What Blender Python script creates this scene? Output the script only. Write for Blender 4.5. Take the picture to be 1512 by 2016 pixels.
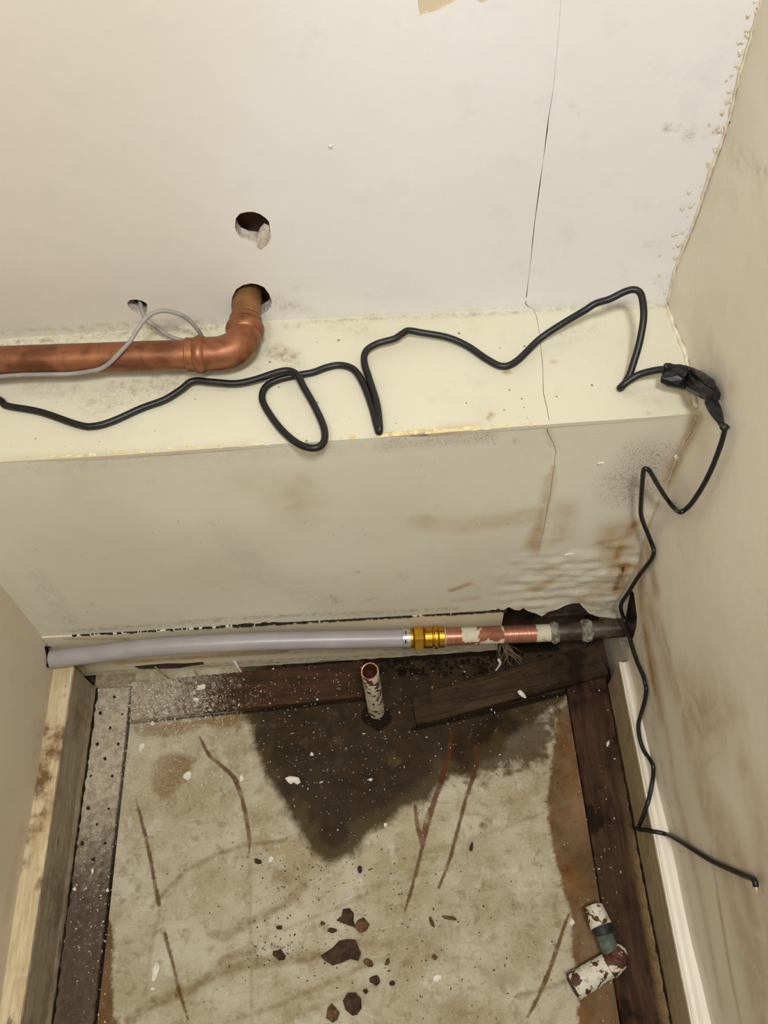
import bpy, bmesh, math, random
import numpy as np
from mathutils import Vector, Matrix, Euler
from mathutils.geometry import delaunay_2d_cdt

for o in list(bpy.data.objects):
    bpy.data.objects.remove(o)
SC = bpy.context.scene
COL = SC.collection
rng = random.Random(7)
nrg = np.random.default_rng(7)

# ------------------------------------------------------------------ camera
F_PX = 1709.18
CAM = np.array([0.35503, -0.38207, 0.8941])
EUL = (0.5503, 0.03987, -0.04644)
cd = bpy.data.cameras.new('camera')
cd.sensor_fit = 'VERTICAL'
cd.sensor_height = 24.0
cd.lens = F_PX * 24.0 / 2016.0
cd.clip_start = 0.01
cam = bpy.data.objects.new('camera', cd)
cam.location = CAM
cam.rotation_euler = EUL
COL.objects.link(cam)
SC.camera = cam

# ------------------------------------------------------------------ light
wd = bpy.data.worlds.new('room_light')
SC.world = wd
wd.use_nodes = True
wd.node_tree.nodes['Background'].inputs[0].default_value = (1.0, 0.985, 0.955, 1)
wd.node_tree.nodes['Background'].inputs[1].default_value = 0.22
ld = bpy.data.lights.new('ceiling_lamp', 'AREA')
ld.shape = 'DISK'
ld.size = 0.18
ld.energy = 10.4
ld.color = (1.0, 1.0, 1.0)
lamp = bpy.data.objects.new('ceiling_lamp', ld)
lamp.location = (0.47, -0.58, 1.60)
lamp.rotation_euler = (Vector((0.30, 0.0, 0.35)) - Vector(lamp.location)).to_track_quat('-Z', 'Y').to_euler()
COL.objects.link(lamp)
ld2 = bpy.data.lights.new('far_lamp', 'AREA')
ld2.shape = 'DISK'; ld2.size = 0.2; ld2.energy = 3.6; ld2.color = (1.0, 0.98, 0.945)
lamp2 = bpy.data.objects.new('far_lamp', ld2)
lamp2.location = (0.13, -0.66, 1.45)
lamp2.rotation_euler = (Vector((0.5, 0.0, 0.3)) - Vector(lamp2.location)).to_track_quat('-Z', 'Y').to_euler()
COL.objects.link(lamp2)
SC.view_settings.view_transform = 'Standard'
SC.view_settings.look = 'None'
SC.view_settings.gamma = 1.0
SC.view_settings.use_curve_mapping = False
SC.view_settings.exposure = 0.08

# ------------------------------------------------------------------ geometry of the place (metres)
W = 0.585          # alcove width
ZL = 0.3808        # ledge height
YL = 0.118         # ledge depth (upper wall plane)
XB, XA, XC, XD = 0.01933, 0.06357, 0.52639, 0.57267   # batten edges
HS = 0.0665        # side skirting height
HB = 0.1078        # back skirting height
YB = -0.0206       # back skirting face

ROT = np.array(Euler(EUL, 'XYZ').to_matrix())


def ray(px, py):
    return ROT @ np.array([(px - 756.0) / F_PX, (1008.0 - py) / F_PX, -1.0])


def on_x(px, py, x):
    d = ray(px, py); t = (x - CAM[0]) / d[0]
    return CAM + t * d


def on_y(px, py, y):
    d = ray(px, py); t = (y - CAM[1]) / d[1]
    return CAM + t * d


def on_z(px, py, z):
    d = ray(px, py); t = (z - CAM[2]) / d[2]
    return CAM + t * d


def project(P):
    q = ROT.T @ (np.asarray(P, float) - CAM)
    return 756 + F_PX * q[0] / -q[2], 1008 - F_PX * q[1] / -q[2]


# rear and front edge of the ledge, slightly out of true like the real one
_r = [on_z(x, y, ZL) for x, y in [(0, 670), (245, 648), (602, 627), (935, 615), (1317, 598)]]
_f = [on_z(x, y, ZL) for x, y in [(0, 908), (324, 889), (700, 864), (1077, 832), (1377, 813)]]
_b = [on_z(x, y, HB) for x, y in [(125, 1254), (350, 1235), (640, 1223), (985, 1203)]]
RX = np.array([p[0] for p in _r]); RY = np.array([p[1] for p in _r])
FX = np.array([p[0] for p in _f]); FY = np.array([p[1] for p in _f])
BX = np.array([p[0] for p in _b]); BY = np.array([p[1] for p in _b])


def poly_fit(x, X, Y):
    c = np.polyfit(X, Y, 2)
    return np.polyval(c, np.clip(x, X.min() - 0.06, X.max() + 0.06))


def y_rear(x): return poly_fit(np.asarray(x, float), RX, RY)
def y_front(x): return poly_fit(np.asarray(x, float), FX, FY)
def y_base(x): return np.polyval(np.polyfit(BX, BY, 1), np.asarray(x, float))


def y_box(x, z):
    t = np.clip((np.asarray(z, float) - HB) / (ZL - HB), -0.4, 1)
    return y_base(x) * (1 - t) + y_front(x) * t


# right wall: corner curve measurements -> gentle bulges of the old plaster
_wp = []
for x, y in [(1499, 0), (1464, 127), (1436, 243), (1379, 405), (1322, 546)]:
    p = on_y(x, y, YL); p = on_y(x, y, float(y_rear(p[0]))); _wp.append((p[1], p[2], p[0] - W))
for x, y in [(1317, 597), (1354, 700), (1377, 813)]:
    p = on_z(x, y, ZL); _wp.append((p[1], p[2], p[0] - W))
for x, y in [(1328, 910), (1277, 1041), (1257, 1104)]:
    p = on_y(x, y, 0.0)
    for _ in range(3): p = on_y(x, y, float(y_box(p[0], p[2])))
    _wp.append((p[1], p[2], p[0] - W))
for x, y in [(1277, 1480), (1338, 1744), (1398, 2016)]:
    p = on_z(x, y, HS); _wp.append((p[1], p[2], p[0] - W))
_wp += [(-0.35, 0.4, 0.0), (-0.35, 0.7, 0.0), (-0.2, 0.55, 0.0), (-0.6, 0.1, 0.0), (-0.7, 0.9, 0.0), (0.1, 1.1, 0.004), (-0.2, 0.25, 0.0)]
_wp = np.array(_wp)


def x_right(y, z):
    y = np.asarray(y, float); z = np.asarray(z, float)
    d2 = (y[..., None] - _wp[:, 0]) ** 2 + (z[..., None] - _wp[:, 1]) ** 2 + 0.0006
    w = 1.0 / d2 ** 1.5
    return W + (w * _wp[:, 2]).sum(-1) / w.sum(-1)


def px_wall(px, py):
    p = on_y(px, py, YL)
    for _ in range(3): p = on_y(px, py, float(y_rear(p[0])))
    return p


def px_box(px, py):
    p = on_y(px, py, 0.0)
    for _ in range(4): p = on_y(px, py, float(y_box(p[0], p[2])))
    return p


def px_right(px, py, off=0.0):
    p = on_x(px, py, W)
    for _ in range(4): p = on_x(px, py, float(x_right(p[1], p[2])) - off)
    return p


# ------------------------------------------------------------------ node helpers
def lin(r, g, b, a=1.0):
    f = lambda c: (c / 255 / 12.92) if c / 255 <= 0.04045 else ((c / 255 + 0.055) / 1.055) ** 2.4
    return (f(r), f(g), f(b), a)


class NT:
    def __init__(s, name):
        s.m = bpy.data.materials.new(name); s.m.use_nodes = True
        s.t = s.m.node_tree; s.n = s.t.nodes; s.n.clear()
        s.out = s.n.new('ShaderNodeOutputMaterial')
        s.b = s.n.new('ShaderNodeBsdfPrincipled')
        s.t.links.new(s.b.outputs[0], s.out.inputs[0])
        s.tc = s.n.new('ShaderNodeTexCoord')
        s.obj = s.tc.outputs['Object']

    def put(s, sock, v):
        if isinstance(v, bpy.types.NodeSocket): s.t.links.new(v, sock)
        elif v is not None: sock.default_value = v

    def math(s, op, a, b=None, c=None, clamp=False):
        n = s.n.new('ShaderNodeMath'); n.operation = op; n.use_clamp = clamp
        s.put(n.inputs[0], a); s.put(n.inputs[1], b); s.put(n.inputs[2], c)
        return n.outputs[0]

    def mul(s, a, b): return s.math('MULTIPLY', a, b)
    def add(s, a, b): return s.math('ADD', a, b)

    def scale(s, v):
        n = s.n.new('ShaderNodeMapping'); s.put(n.inputs['Vector'], s.obj); n.inputs['Scale'].default_value = v
        return n.outputs[0]

    def noise(s, sc, det=4, rough=0.55, vec=None, dist=0.0):
        n = s.n.new('ShaderNodeTexNoise'); s.put(n.inputs['Vector'], vec or s.obj)
        n.inputs['Scale'].default_value = sc; n.inputs['Detail'].default_value = det
        n.inputs['Roughness'].default_value = rough; n.inputs['Distortion'].default_value = dist
        return n.outputs[0]

    def vor(s, sc, out='Distance', rnd=1.0, feat='F1'):
        n = s.n.new('ShaderNodeTexVoronoi'); s.put(n.inputs['Vector'], s.obj); n.feature = feat
        n.inputs['Scale'].default_value = sc; n.inputs['Randomness'].default_value = rnd
        return n.outputs[out]

    def attr(s, name):
        n = s.n.new('ShaderNodeAttribute'); n.attribute_name = name
        return n.outputs['Fac']

    def ss(s, v, a, b, lo=0.0, hi=1.0):
        n = s.n.new('ShaderNodeMapRange'); n.interpolation_type = 'SMOOTHSTEP'
        s.put(n.inputs[0], v)
        for i, q in enumerate((a, b, lo, hi)): s.put(n.inputs[i + 1], q)
        return n.outputs[0]

    def mix(s, f, a, b, mode='MIX'):
        n = s.n.new('ShaderNodeMix'); n.data_type = 'RGBA'; n.blend_type = mode
        s.put(n.inputs[0], f); s.put(n.inputs[6], a); s.put(n.inputs[7], b)
        return n.outputs[2]

    def sep(s):
        n = s.n.new('ShaderNodeSeparateXYZ'); s.put(n.inputs[0], s.obj)
        return n.outputs

    def bump(s, h, strength=0.3, dist=0.002):
        n = s.n.new('ShaderNodeBump'); s.put(n.inputs['Height'], h)
        n.inputs['Strength'].default_value = strength; n.inputs['Distance'].default_value = dist
        s.t.links.new(n.outputs[0], s.b.inputs['Normal'])

    def fin(s, col, rough=0.6, metal=0.0, spec=0.5):
        s.put(s.b.inputs['Base Color'], col); s.put(s.b.inputs['Roughness'], rough)
        s.put(s.b.inputs['Metallic'], metal); s.put(s.b.inputs['Specular IOR Level'], spec)
        return s.m


def paint_mat(name, base, alt, rough=0.55, speck=0.0, tan=(160, 120, 62), bump=0.25, attrs=True, spec=0.35, dim_left=None):
    k = NT(name)
    big = k.noise(5, 3, 0.5)
    col = k.mix(k.ss(big, 0.35, 0.65), lin(*base), lin(*alt))
    if dim_left:      # lighting gradient put into the colour: dimmer beige at left, white at right
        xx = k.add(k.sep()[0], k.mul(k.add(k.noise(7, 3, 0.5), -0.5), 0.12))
        col = k.mix(k.ss(xx, 0.08, 0.42), lin(*dim_left), col)
    mid = k.noise(38, 5, 0.6)
    fine = k.noise(420, 3, 0.6)
    col = k.mix(k.mul(k.ss(mid, 0.52, 0.75), 0.22), col, lin(*[int(c * 0.86) for c in base]))
    if attrs:
        br = k.attr('brown')
        n1 = k.noise(45, 5, 0.62, dist=0.6)
        fb = k.math('MULTIPLY', br, k.add(k.mul(k.ss(n1, 0.28, 0.74), 0.6), 0.45), clamp=True)
        col = k.mix(fb, col, lin(*tan))
        dk = k.attr('dark')
        n2 = k.noise(90, 5, 0.62)
        fd = k.mul(k.ss(k.add(dk, k.mul(k.add(n2, -0.5), 1.3)), 0.30, 0.80), k.ss(dk, 0.02, 0.2))
        col = k.mix(fd, col, lin(66, 38, 18))
        dt = k.attr('dirt')
        n3 = k.noise(150, 6, 0.7)
        ft = k.math('MULTIPLY', dt, k.add(k.mul(k.ss(n3, 0.42, 0.70), 0.75), k.mul(k.ss(k.noise(420, 4, 0.7), 0.4, 0.7), 0.4)), clamp=True)
        col = k.mix(ft, col, lin(118, 107, 84))
        mo = k.attr('mold')
        n4 = k.noise(900, 2, 0.7)
        fm = k.math('MULTIPLY', mo, k.ss(n4, 0.52, 0.62), clamp=True)
        col = k.mix(fm, col, lin(92, 74, 74))
        col = k.mix(k.mul(mo, 0.22), col, lin(150, 132, 130))
    if speck > 0:
        v = k.vor(115, 'Distance'); r = k.vor(115, 'Color')
        sz = k.ss(r, 0.62, 1.0, 0.0, 0.16)
        fs = k.math('LESS_THAN', v, sz)
        col = k.mix(k.mul(fs, speck), col, lin(96, 76, 52))
        v2 = k.vor(290, 'Distance'); r2 = k.vor(290, 'Color')
        f2 = k.mul(k.math('LESS_THAN', v2, k.ss(r2, 0.70, 1.0, 0.0, 0.22)), k.ss(k.noise(14, 3, 0.6), 0.45, 0.62))
        col = k.mix(k.mul(f2, speck), col, lin(92, 76, 56))
    k.bump(k.add(k.mul(mid, 1.0), k.mul(fine, 0.25)), bump, 0.0016)
    return k.fin(col, k.ss(mid, 0.3, 0.7, rough - 0.06, rough + 0.08), 0.0, spec)


def plain_mat(name, c1, c2, sc=60, rough=0.7, metal=0.0, bump=0.3, spec=0.4, stretch=None, bdist=0.001):
    k = NT(name)
    vec = k.scale(stretch) if stretch else None
    n = k.noise(sc, 5, 0.6, vec)
    k.bump(n, bump, bdist)
    return k.fin(k.mix(k.ss(n, 0.3, 0.7), lin(*c1), lin(*c2)), rough, metal, spec)


def wood_mat(name, c1, c2, c3, axis, dust=None, rough=0.6, spec=0.4, dark=0.5):
    k = NT(name)
    st = [26.0, 26.0, 26.0]; st[axis] = 2.6
    g = k.noise(6, 6, 0.65, k.scale(st), 0.8)
    g2 = k.noise(20, 4, 0.6, k.scale(st))
    pat = k.noise(22, 5, 0.65)
    col = k.mix(k.ss(g, 0.3, 0.68), lin(*c1), lin(*c2))
    col = k.mix(k.mul(k.ss(pat, 0.5, 0.66), dark), col, lin(*c3))
    knot = k.ss(k.noise(9, 3, 0.6, k.scale([9.0 if i != axis else 3.0 for i in range(3)])), 0.66, 0.72)
    col = k.mix(k.mul(knot, 0.8), col, lin(*[int(q * 0.5) for q in c1]))
    h = k.add(k.mul(g, 0.7), k.mul(g2, 0.4))
    rg = k.ss(pat, 0.35, 0.65, rough - 0.15, rough + 0.15)
    if dust:
        d = k.attr('dust')
        fn = k.noise(1500, 3, 0.7); fn2 = k.noise(160, 4, 0.6)
        fd = k.math('MULTIPLY', d, k.add(k.mul(k.ss(fn, 0.36, 0.62), 0.55), k.add(0.25, k.mul(k.ss(fn2, 0.35, 0.65), 0.3))), clamp=True)
        col = k.mix(fd, col, lin(*dust))
        h = k.add(h, k.mul(fn, 0.5))
    k.bump(h, 0.5, 0.0018)
    return k.fin(col, rg, 0.0, spec)


def flaky_paint_mat(name, paint, metal_c, thr=0.5, sc=70, soft=0.012, stain=(120, 104, 78)):
    k = NT(name)
    n = k.noise(sc, 4, 0.55, dist=0.5)
    f = k.ss(n, thr - soft, thr + soft)
    dirt = k.noise(180, 4, 0.65)
    pc = k.mix(k.mul(k.ss(dirt, 0.5, 0.72), 0.65), lin(*paint), lin(*stain))
    mc = k.mix(k.noise(120, 4), lin(*metal_c), lin(*[int(c * 0.45) for c in metal_c]))
    k.bump(k.add(f, k.mul(dirt, 0.15)), 0.6, 0.0006)
    return k.fin(k.mix(f, mc, pc), k.ss(f, 0, 1, 0.6, 0.65), k.ss(f, 0, 1, 0.25, 0.0), 0.3)


# ------------------------------------------------------------------ object helpers
def link(o, parent=None):
    COL.objects.link(o)
    if parent is not None: o.parent = parent
    return o


def tag(o, label=None, cat=None, group=None, kind=None):
    if label: o['label'] = label
    if cat: o['category'] = cat
    if group: o['group'] = group
    if kind: o['kind'] = kind
    return o


def empty(name, loc, label=None, cat=None, group=None):
    o = bpy.data.objects.new(name, None); o.empty_display_size = 0.02
    o.location = loc; link(o)
    return tag(o, label, cat, group)


def mk(name, verts, faces, mats, parent=None, loc=None, smooth=False, attrs=None, midx=None):
    """one mesh object; verts in world metres, origin put at loc (or at the parent's place)"""
    V = np.asarray(verts, float).reshape(-1, 3)
    used = sorted({int(i) for f in faces for i in f})
    if len(used) < len(V):
        re = {u: i for i, u in enumerate(used)}; V = V[used]; faces = [[re[int(i)] for i in f] for f in faces]
        if attrs: attrs = {k_: np.asarray(v_)[used] for k_, v_ in attrs.items()}
    base = np.array(parent.location) if parent is not None else None
    if parent is not None and parent.parent is not None:
        base = base + np.array(parent.parent.location)
    if base is None:
        base = np.array(loc) if loc is not None else np.zeros(3)
    me = bpy.data.meshes.new(name)
    me.from_pydata((V - base).tolist(), [], [list(map(int, f)) for f in faces])
    if not isinstance(mats, (list, tuple)): mats = [mats]
    for m in mats: me.materials.append(m)
    if midx is not None: me.polygons.foreach_set('material_index', np.asarray(midx, dtype=np.int32))
    if attrs:
        for k, v in attrs.items():
            a = me.attributes.new(k, 'FLOAT', 'POINT'); a.data.foreach_set('value', np.asarray(v, dtype=np.float32))
    if smooth:
        me.polygons.foreach_set('use_smooth', np.ones(len(me.polygons), dtype=bool))
    me.update()
    o = bpy.data.objects.new(name, me)
    if parent is None and loc is not None: o.location = loc
    return link(o, parent)


def crom(P, n=8, closed=False):
    P = np.asarray(P, float); out = []
    N = len(P)
    for i in range(N - 1):
        p0 = P[max(i - 1, 0)]; p1 = P[i]; p2 = P[i + 1]; p3 = P[min(i + 2, N - 1)]
        for j in range(n):
            t = j / n
            out.append(0.5 * ((2 * p1) + (p2 - p0) * t + (2 * p0 - 5 * p1 + 4 * p2 - p3) * t * t + (3 * p1 - p0 - 3 * p2 + p3) * t ** 3))
    out.append(P[-1])
    return np.array(out)


def tube(path, rad, seg=16, cap=True, squash=None, wob=0.0):
    """swept tube; returns verts, faces"""
    P = np.asarray(path, float); n = len(P)
    R = np.broadcast_to(np.asarray(rad, float), (n,))
    T = np.gradient(P, axis=0); T /= np.linalg.norm(T, axis=1)[:, None] + 1e-12
    a = np.array([0, 0, 1.0]) if abs(T[0][2]) < 0.9 else np.array([1.0, 0, 0])
    N = np.cross(T[0], a); N /= np.linalg.norm(N)
    V = []; F = []
    for i in range(n):
        N = N - T[i] * N.dot(T[i]); N /= np.linalg.norm(N)
        B = np.cross(T[i], N)
        for s in range(seg):
            th = 2 * math.pi * s / seg
            rr = R[i] * (1 + (nrg.uniform(-wob, wob) if wob else 0))
            V.append(P[i] + rr * (math.cos(th) * N + math.sin(th) * B * (squash or 1.0)))
    for i in range(n - 1):
        for s in range(seg):
            a0 = i * seg + s; a1 = i * seg + (s + 1) % seg
            F.append((a0, a1, a1 + seg, a0 + seg))
    if cap:
        F.append(tuple(range(seg))[::-1]); F.append(tuple(range((n - 1) * seg, n * seg)))
    return np.array(V), F


def join(*parts):
    V = []; F = []; k = 0
    for v, f in parts:
        V.append(np.asarray(v)); F += [tuple(i + k for i in q) for q in f]; k += len(v)
    return np.concatenate(V), F


def lathe(p0, p1, prof, seg=24, squash=None):
    """profile [(t along p0-p1 in metres, radius)]"""
    p0 = np.asarray(p0, float); d = np.asarray(p1, float) - p0; d /= np.linalg.norm(d)
    a = np.array([0, 0, 1.0]) if abs(d[2]) < 0.9 else np.array([1.0, 0, 0])
    N = np.cross(d, a); N /= np.linalg.norm(N); B = np.cross(d, N)
    V = []; F = []
    for t, r in prof:
        for s in range(seg):
            th = 2 * math.pi * s / seg
            V.append(p0 + d * t + r * (math.cos(th) * N + math.sin(th) * B))
    for i in range(len(prof) - 1):
        for s in range(seg):
            a0 = i * seg + s; a1 = i * seg + (s + 1) % seg
            F.append((a0, a1, a1 + seg, a0 + seg))
    F.append(tuple(range(seg))[::-1]); F.append(tuple(range((len(prof) - 1) * seg, len(prof) * seg)))
    return np.array(V), F


def box(x0, x1, y0, y1, z0, z1):
    V = [(x, y, z) for z in (z0, z1) for x, y in ((x0, y0), (x1, y0), (x1, y1), (x0, y1))]
    F = [(3, 2, 1, 0), (4, 5, 6, 7), (0, 1, 5, 4), (1, 2, 6, 5), (2, 3, 7, 6), (3, 0, 4, 7)]
    return np.array(V), F


# --- planar fields
def inside(pts, poly):
    x, y = pts[:, 0], pts[:, 1]; P = np.asarray(poly); c = np.zeros(len(pts), bool)
    for i in range(len(P)):
        x1, y1 = P[i - 1]; x2, y2 = P[i]
        if y1 == y2: continue
        m = ((y1 > y) != (y2 > y)) & (x < (x2 - x1) * (y - y1) / (y2 - y1) + x1)
        c ^= m
    return c


def seg_dist(pts, A, B):
    A = np.asarray(A, float); B = np.asarray(B, float); d = B - A
    L = (d * d).sum() + 1e-18
    t = np.clip(((pts - A) @ d) / L, 0, 1)
    return np.linalg.norm(pts - (A + t[:, None] * d), axis=1), t


def poly_sd(pts, poly):
    D = np.full(len(pts), 9.0); P = np.asarray(poly)
    for i in range(len(P)): D = np.minimum(D, seg_dist(pts, P[i - 1], P[i])[0])
    return np.where(inside(pts, poly), D, -D)


def line_cov(pts, line):
    """line: [(u,v,halfwidth)] -> max(halfwidth - distance)"""
    out = np.full(len(pts), -9.0)
    for (u1, v1, w1), (u2, v2, w2) in zip(line[:-1], line[1:]):
        d, t = seg_dist(pts, (u1, v1), (u2, v2))
        out = np.maximum(out, w1 + (w2 - w1) * t - d)
    return out


def strokes(pts, items, to_uv, ppm):
    """items: (attr, [(px,py)..], half width px, strength, softness px) ; a closed area if width is 0"""
    out = {k: np.zeros(len(pts)) for k in ('brown', 'dark', 'dirt', 'mold')}
    for at, P, w, s, soft in items:
        uv = [to_uv(*p) for p in P]
        if w == 0: v = poly_sd(pts, uv) * ppm / soft * 0.5 + 0.5
        else: v = line_cov(pts, [(u, q, w / ppm) for u, q in uv]) * ppm / soft + 0.5
        v = np.clip(v, 0, 1); v = v * v * (3 - 2 * v) * s
        out[at] = np.maximum(out[at], v)
    return out


def densify(P, step, closed=True):
    P = [np.asarray(p, float) for p in P]; out = []
    n = len(P) if closed else len(P) - 1
    for i in range(n):
        a, b = P[i], P[(i + 1) % len(P)]
        k = max(1, int(np.linalg.norm(b - a) / step))
        for j in range(k): out.append(a + (b - a) * j / k)
    return out


def crack_poly(pts, widths, jit=0.0):
    """thin closed outline around a polyline"""
    P = [np.asarray(p, float) for p in pts]; L = []; Rr = []
    for i, p in enumerate(P):
        t = P[min(i + 1, len(P) - 1)] - P[max(i - 1, 0)]; t /= np.linalg.norm(t); n = np.array([-t[1], t[0]])
        L.append(p + n * widths[i]); Rr.append(p - n * widths[i])
    return L + Rr[::-1]


def panel(name, outline, holes, step, mp, inward, thick, mats, attr_fn=None, view=None, parent=None, flip=False, kind=None, smooth=False):
    """flat sheet with real holes and thickness. mp(u,v)->xyz arrays"""
    O = densify(outline, step * 3); loops = [O] + [densify(h, step) for h in holes]
    pts = []; edges = []
    for lp in loops:
        k = len(pts); n = len(lp)
        pts += [tuple(p) for p in lp]; edges += [(k + i, k + (i + 1) % n) for i in range(n)]
    A = np.array(O); u0, v0 = A.min(0); u1, v1 = A.max(0)
    gu = np.arange(u0 + step / 2, u1, step); gv = np.arange(v0 + step / 2, v1, step)
    G = np.stack(np.meshgrid(gu, gv), -1).reshape(-1, 2)
    if view is not None:
        keep = (G[:, 0] > view[0]) & (G[:, 0] < view[1]) & (G[:, 1] > view[2]) & (G[:, 1] < view[3])
        ii = np.round((G[:, 0] - u0) / step).astype(int) % 10 == 0
        jj = np.round((G[:, 1] - v0) / step).astype(int) % 10 == 0
        G = G[keep | (ii & jj)]
    ok = inside(G, O)
    near = np.full(len(G), 9.0)
    for lp in loops:
        for i in range(len(lp)):
            a = np.asarray(lp[i - 1]); b = np.asarray(lp[i])
            m = (np.abs(G[:, 0] - (a[0] + b[0]) / 2) < step * 3) & (np.abs(G[:, 1] - (a[1] + b[1]) / 2) < step * 3)
            if m.any(): near[m] = np.minimum(near[m], seg_dist(G[m], a, b)[0])
    ok &= near > step * 0.35
    for h in loops[1:]: ok &= ~inside(G, h)
    G = G[ok] + nrg.uniform(-0.1, 0.1, (ok.sum(), 2)) * step
    allp = [Vector(p) for p in pts] + [Vector(p) for p in G.tolist()]
    V2, E2, F2, *_ = delaunay_2d_cdt(allp, edges, [], 0, 1e-7, False)
    V2 = np.array([tuple(v) for v in V2]); F2 = np.array([tuple(f) for f in F2])
    C = V2[F2].mean(1); keep = inside(C, O)
    for h in loops[1:]: keep &= ~inside(C, h)
    F2 = F2[keep]
    if flip: F2 = F2[:, ::-1]
    ed = {}
    for f in F2:
        for i in range(3):
            e = (f[i], f[(i + 1) % 3]); ed[e] = 1
    bd = [e for e in ed if (e[1], e[0]) not in ed]
    X = np.stack(mp(V2[:, 0], V2[:, 1]), -1)
    bv = sorted({i for e in bd for i in e}); idx = {v: len(X) + i for i, v in enumerate(bv)}
    back = X[bv] + np.asarray(inward) * thick
    faces = [tuple(f) for f in F2] + [(b, a, idx[a], idx[b]) for a, b in bd]
    mi = [0] * len(F2) + [1] * len(bd)
    at = attr_fn(V2) if attr_fn else None
    if at: at = {k: np.concatenate([v, v[bv]]) for k, v in at.items()}
    o = mk(name, np.concatenate([X, back]), faces, mats, parent, attrs=at, midx=mi, smooth=smooth)
    if kind: o['kind'] = kind
    return o


def hole_px(P, fn, jit=0.0004, axes=(0, 2)):
    uv = [fn(*p) for p in P]
    return [(q[axes[0]] + rng.uniform(-jit, jit), q[axes[1]] + rng.uniform(-jit, jit)) for q in uv]


def ring(cx, cy, rx, ry, n=22, jit=0.06, rot=0.0):
    out = []
    for i in range(n):
        t = 2 * math.pi * i / n; k = 1 + rng.uniform(-jit, jit)
        a, b = rx * k * math.cos(t), ry * k * math.sin(t)
        out.append((cx + a * math.cos(rot) - b * math.sin(rot), cy + a * math.sin(rot) + b * math.cos(rot)))
    return out


# ------------------------------------------------------------------ materials
M = {}
M['wall'] = paint_mat('painted_upper_wall', (224, 223, 220), (220, 218, 214), 0.6, bump=0.22, dim_left=(209, 201, 186))
M['ledge'] = paint_mat('cream_ledge_paint', (206, 202, 180), (200, 194, 170), 0.6, speck=0.75, bump=0.3)
M['box'] = paint_mat('painted_boxing', (210, 206, 186), (203, 197, 175), 0.5, speck=0.30, bump=0.2, tan=(156, 112, 50))
M['right'] = paint_mat('old_plaster_right', (226, 219, 204), (219, 210, 192), 0.5, bump=0.3, tan=(156, 120, 64))
M['left'] = paint_mat('old_plaster_left', (206, 194, 174), (200, 187, 166), 0.55, bump=0.2)
M['plaster'] = plain_mat('raw_plaster_edge', (206, 200, 186), (168, 156, 136), 180, 0.85, bump=0.5)
M['cavity'] = plain_mat('dark_cavity', (128, 92, 80), (84, 58, 48), 40, 0.9, bump=0.6)
M['dirt'] = plain_mat('cavity_dirt', (74, 52, 32), (34, 22, 12), 70, 0.8, bump=0.8, bdist=0.003)
M['copper'] = (lambda k: (k.bump(k.noise(140, 4), 0.12, 0.0006), k.fin(k.mix(k.ss(k.noise(45, 5, 0.62, dist=0.4), 0.35, 0.68), lin(150, 97, 66), lin(104, 64, 42)), k.ss(k.noise(60, 4), 0.3, 0.7, 0.36, 0.5), 0.62, 0.5))[1])(NT('tarnished_copper'))
M['copper_dull'] = plain_mat('dull_copper', (150, 112, 70), (120, 84, 50), 60, 0.5, 0.45, 0.15)
M['copper_bright'] = plain_mat('scuffed_bright_copper', (186, 130, 106), (156, 102, 80), 8, 0.34, 0.6, 0.35, stretch=(60, 2, 2))
M['black'] = plain_mat('black_pvc', (20, 20, 21), (12, 12, 13), 80, 0.42, bump=0.15, spec=0.45)
M['tape'] = plain_mat('black_tape', (20, 20, 22), (10, 10, 12), 120, 0.42, bump=0.4, spec=0.35)
M['greycable'] = plain_mat('grey_sheath', (150, 145, 138), (132, 127, 120), 90, 0.5, bump=0.1)
M['greypipe'] = plain_mat('grey_plastic_pipe', (158, 153, 152), (148, 143, 142), 30, 0.36, bump=0.05, spec=0.5)
M['brass'] = plain_mat('brass', (214, 170, 62), (180, 132, 38), 50, 0.22, 0.95, 0.08)
M['steel'] = plain_mat('pale_insert', (196, 190, 182), (160, 154, 146), 60, 0.3, 0.6, 0.1)
M['painted_pipe'] = flaky_paint_mat('flaking_white_paint', (204, 197, 178), (104, 70, 50), 0.45, 75)
M['painted_copper'] = flaky_paint_mat('scraped_painted_copper', (196, 188, 164), (176, 112, 82), 0.47, 38)
M['stub'] = flaky_paint_mat('flaking_stub_paint', (196, 188, 164), (112, 66, 34), 0.45, 110)
M['corroded'] = plain_mat('corroded_dark_pipe', (92, 78, 62), (48, 38, 30), 90, 0.5, 0.3, 0.5)
M['crust'] = plain_mat('verdigris_crust', (150, 150, 130), (72, 68, 56), 160, 0.8, 0.0, 0.9)
M['verdigris'] = plain_mat('verdigris', (96, 108, 96), (58, 62, 54), 120, 0.7, 0.1, 0.5)
M['inner'] = plain_mat('pipe_inside', (92, 44, 26), (48, 22, 14), 150, 0.7, 0.2, 0.4)
M['rust'] = plain_mat('rust_flake', (76, 52, 31), (40, 26, 15), 200, 0.85, 0.0, 0.9)
M['rust_light'] = plain_mat('pale_rust_flake', (112, 82, 50), (64, 43, 24), 200, 0.85, 0.0, 0.9)
M['chip'] = plain_mat('white_paint_chip', (226, 220, 206), (202, 194, 176), 120, 0.7, bump=0.4)
M['fibre'] = plain_mat('dusty_fibre', (150, 132, 102), (110, 92, 64), 120, 0.85, bump=0.3)
M['barewire'] = plain_mat('bare_wire_end', (212, 186, 140), (190, 160, 110), 120, 0.45, 0.4, 0.1)
M['skirt_white'] = paint_mat('white_skirting_paint', (226, 218, 204), (214, 204, 186), 0.4, attrs=False, bump=0.12)
M['skirt_grey'] = paint_mat('grimy_skirting_paint', (178, 166, 140), (160, 146, 118), 0.45, attrs=True, bump=0.3)
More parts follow.
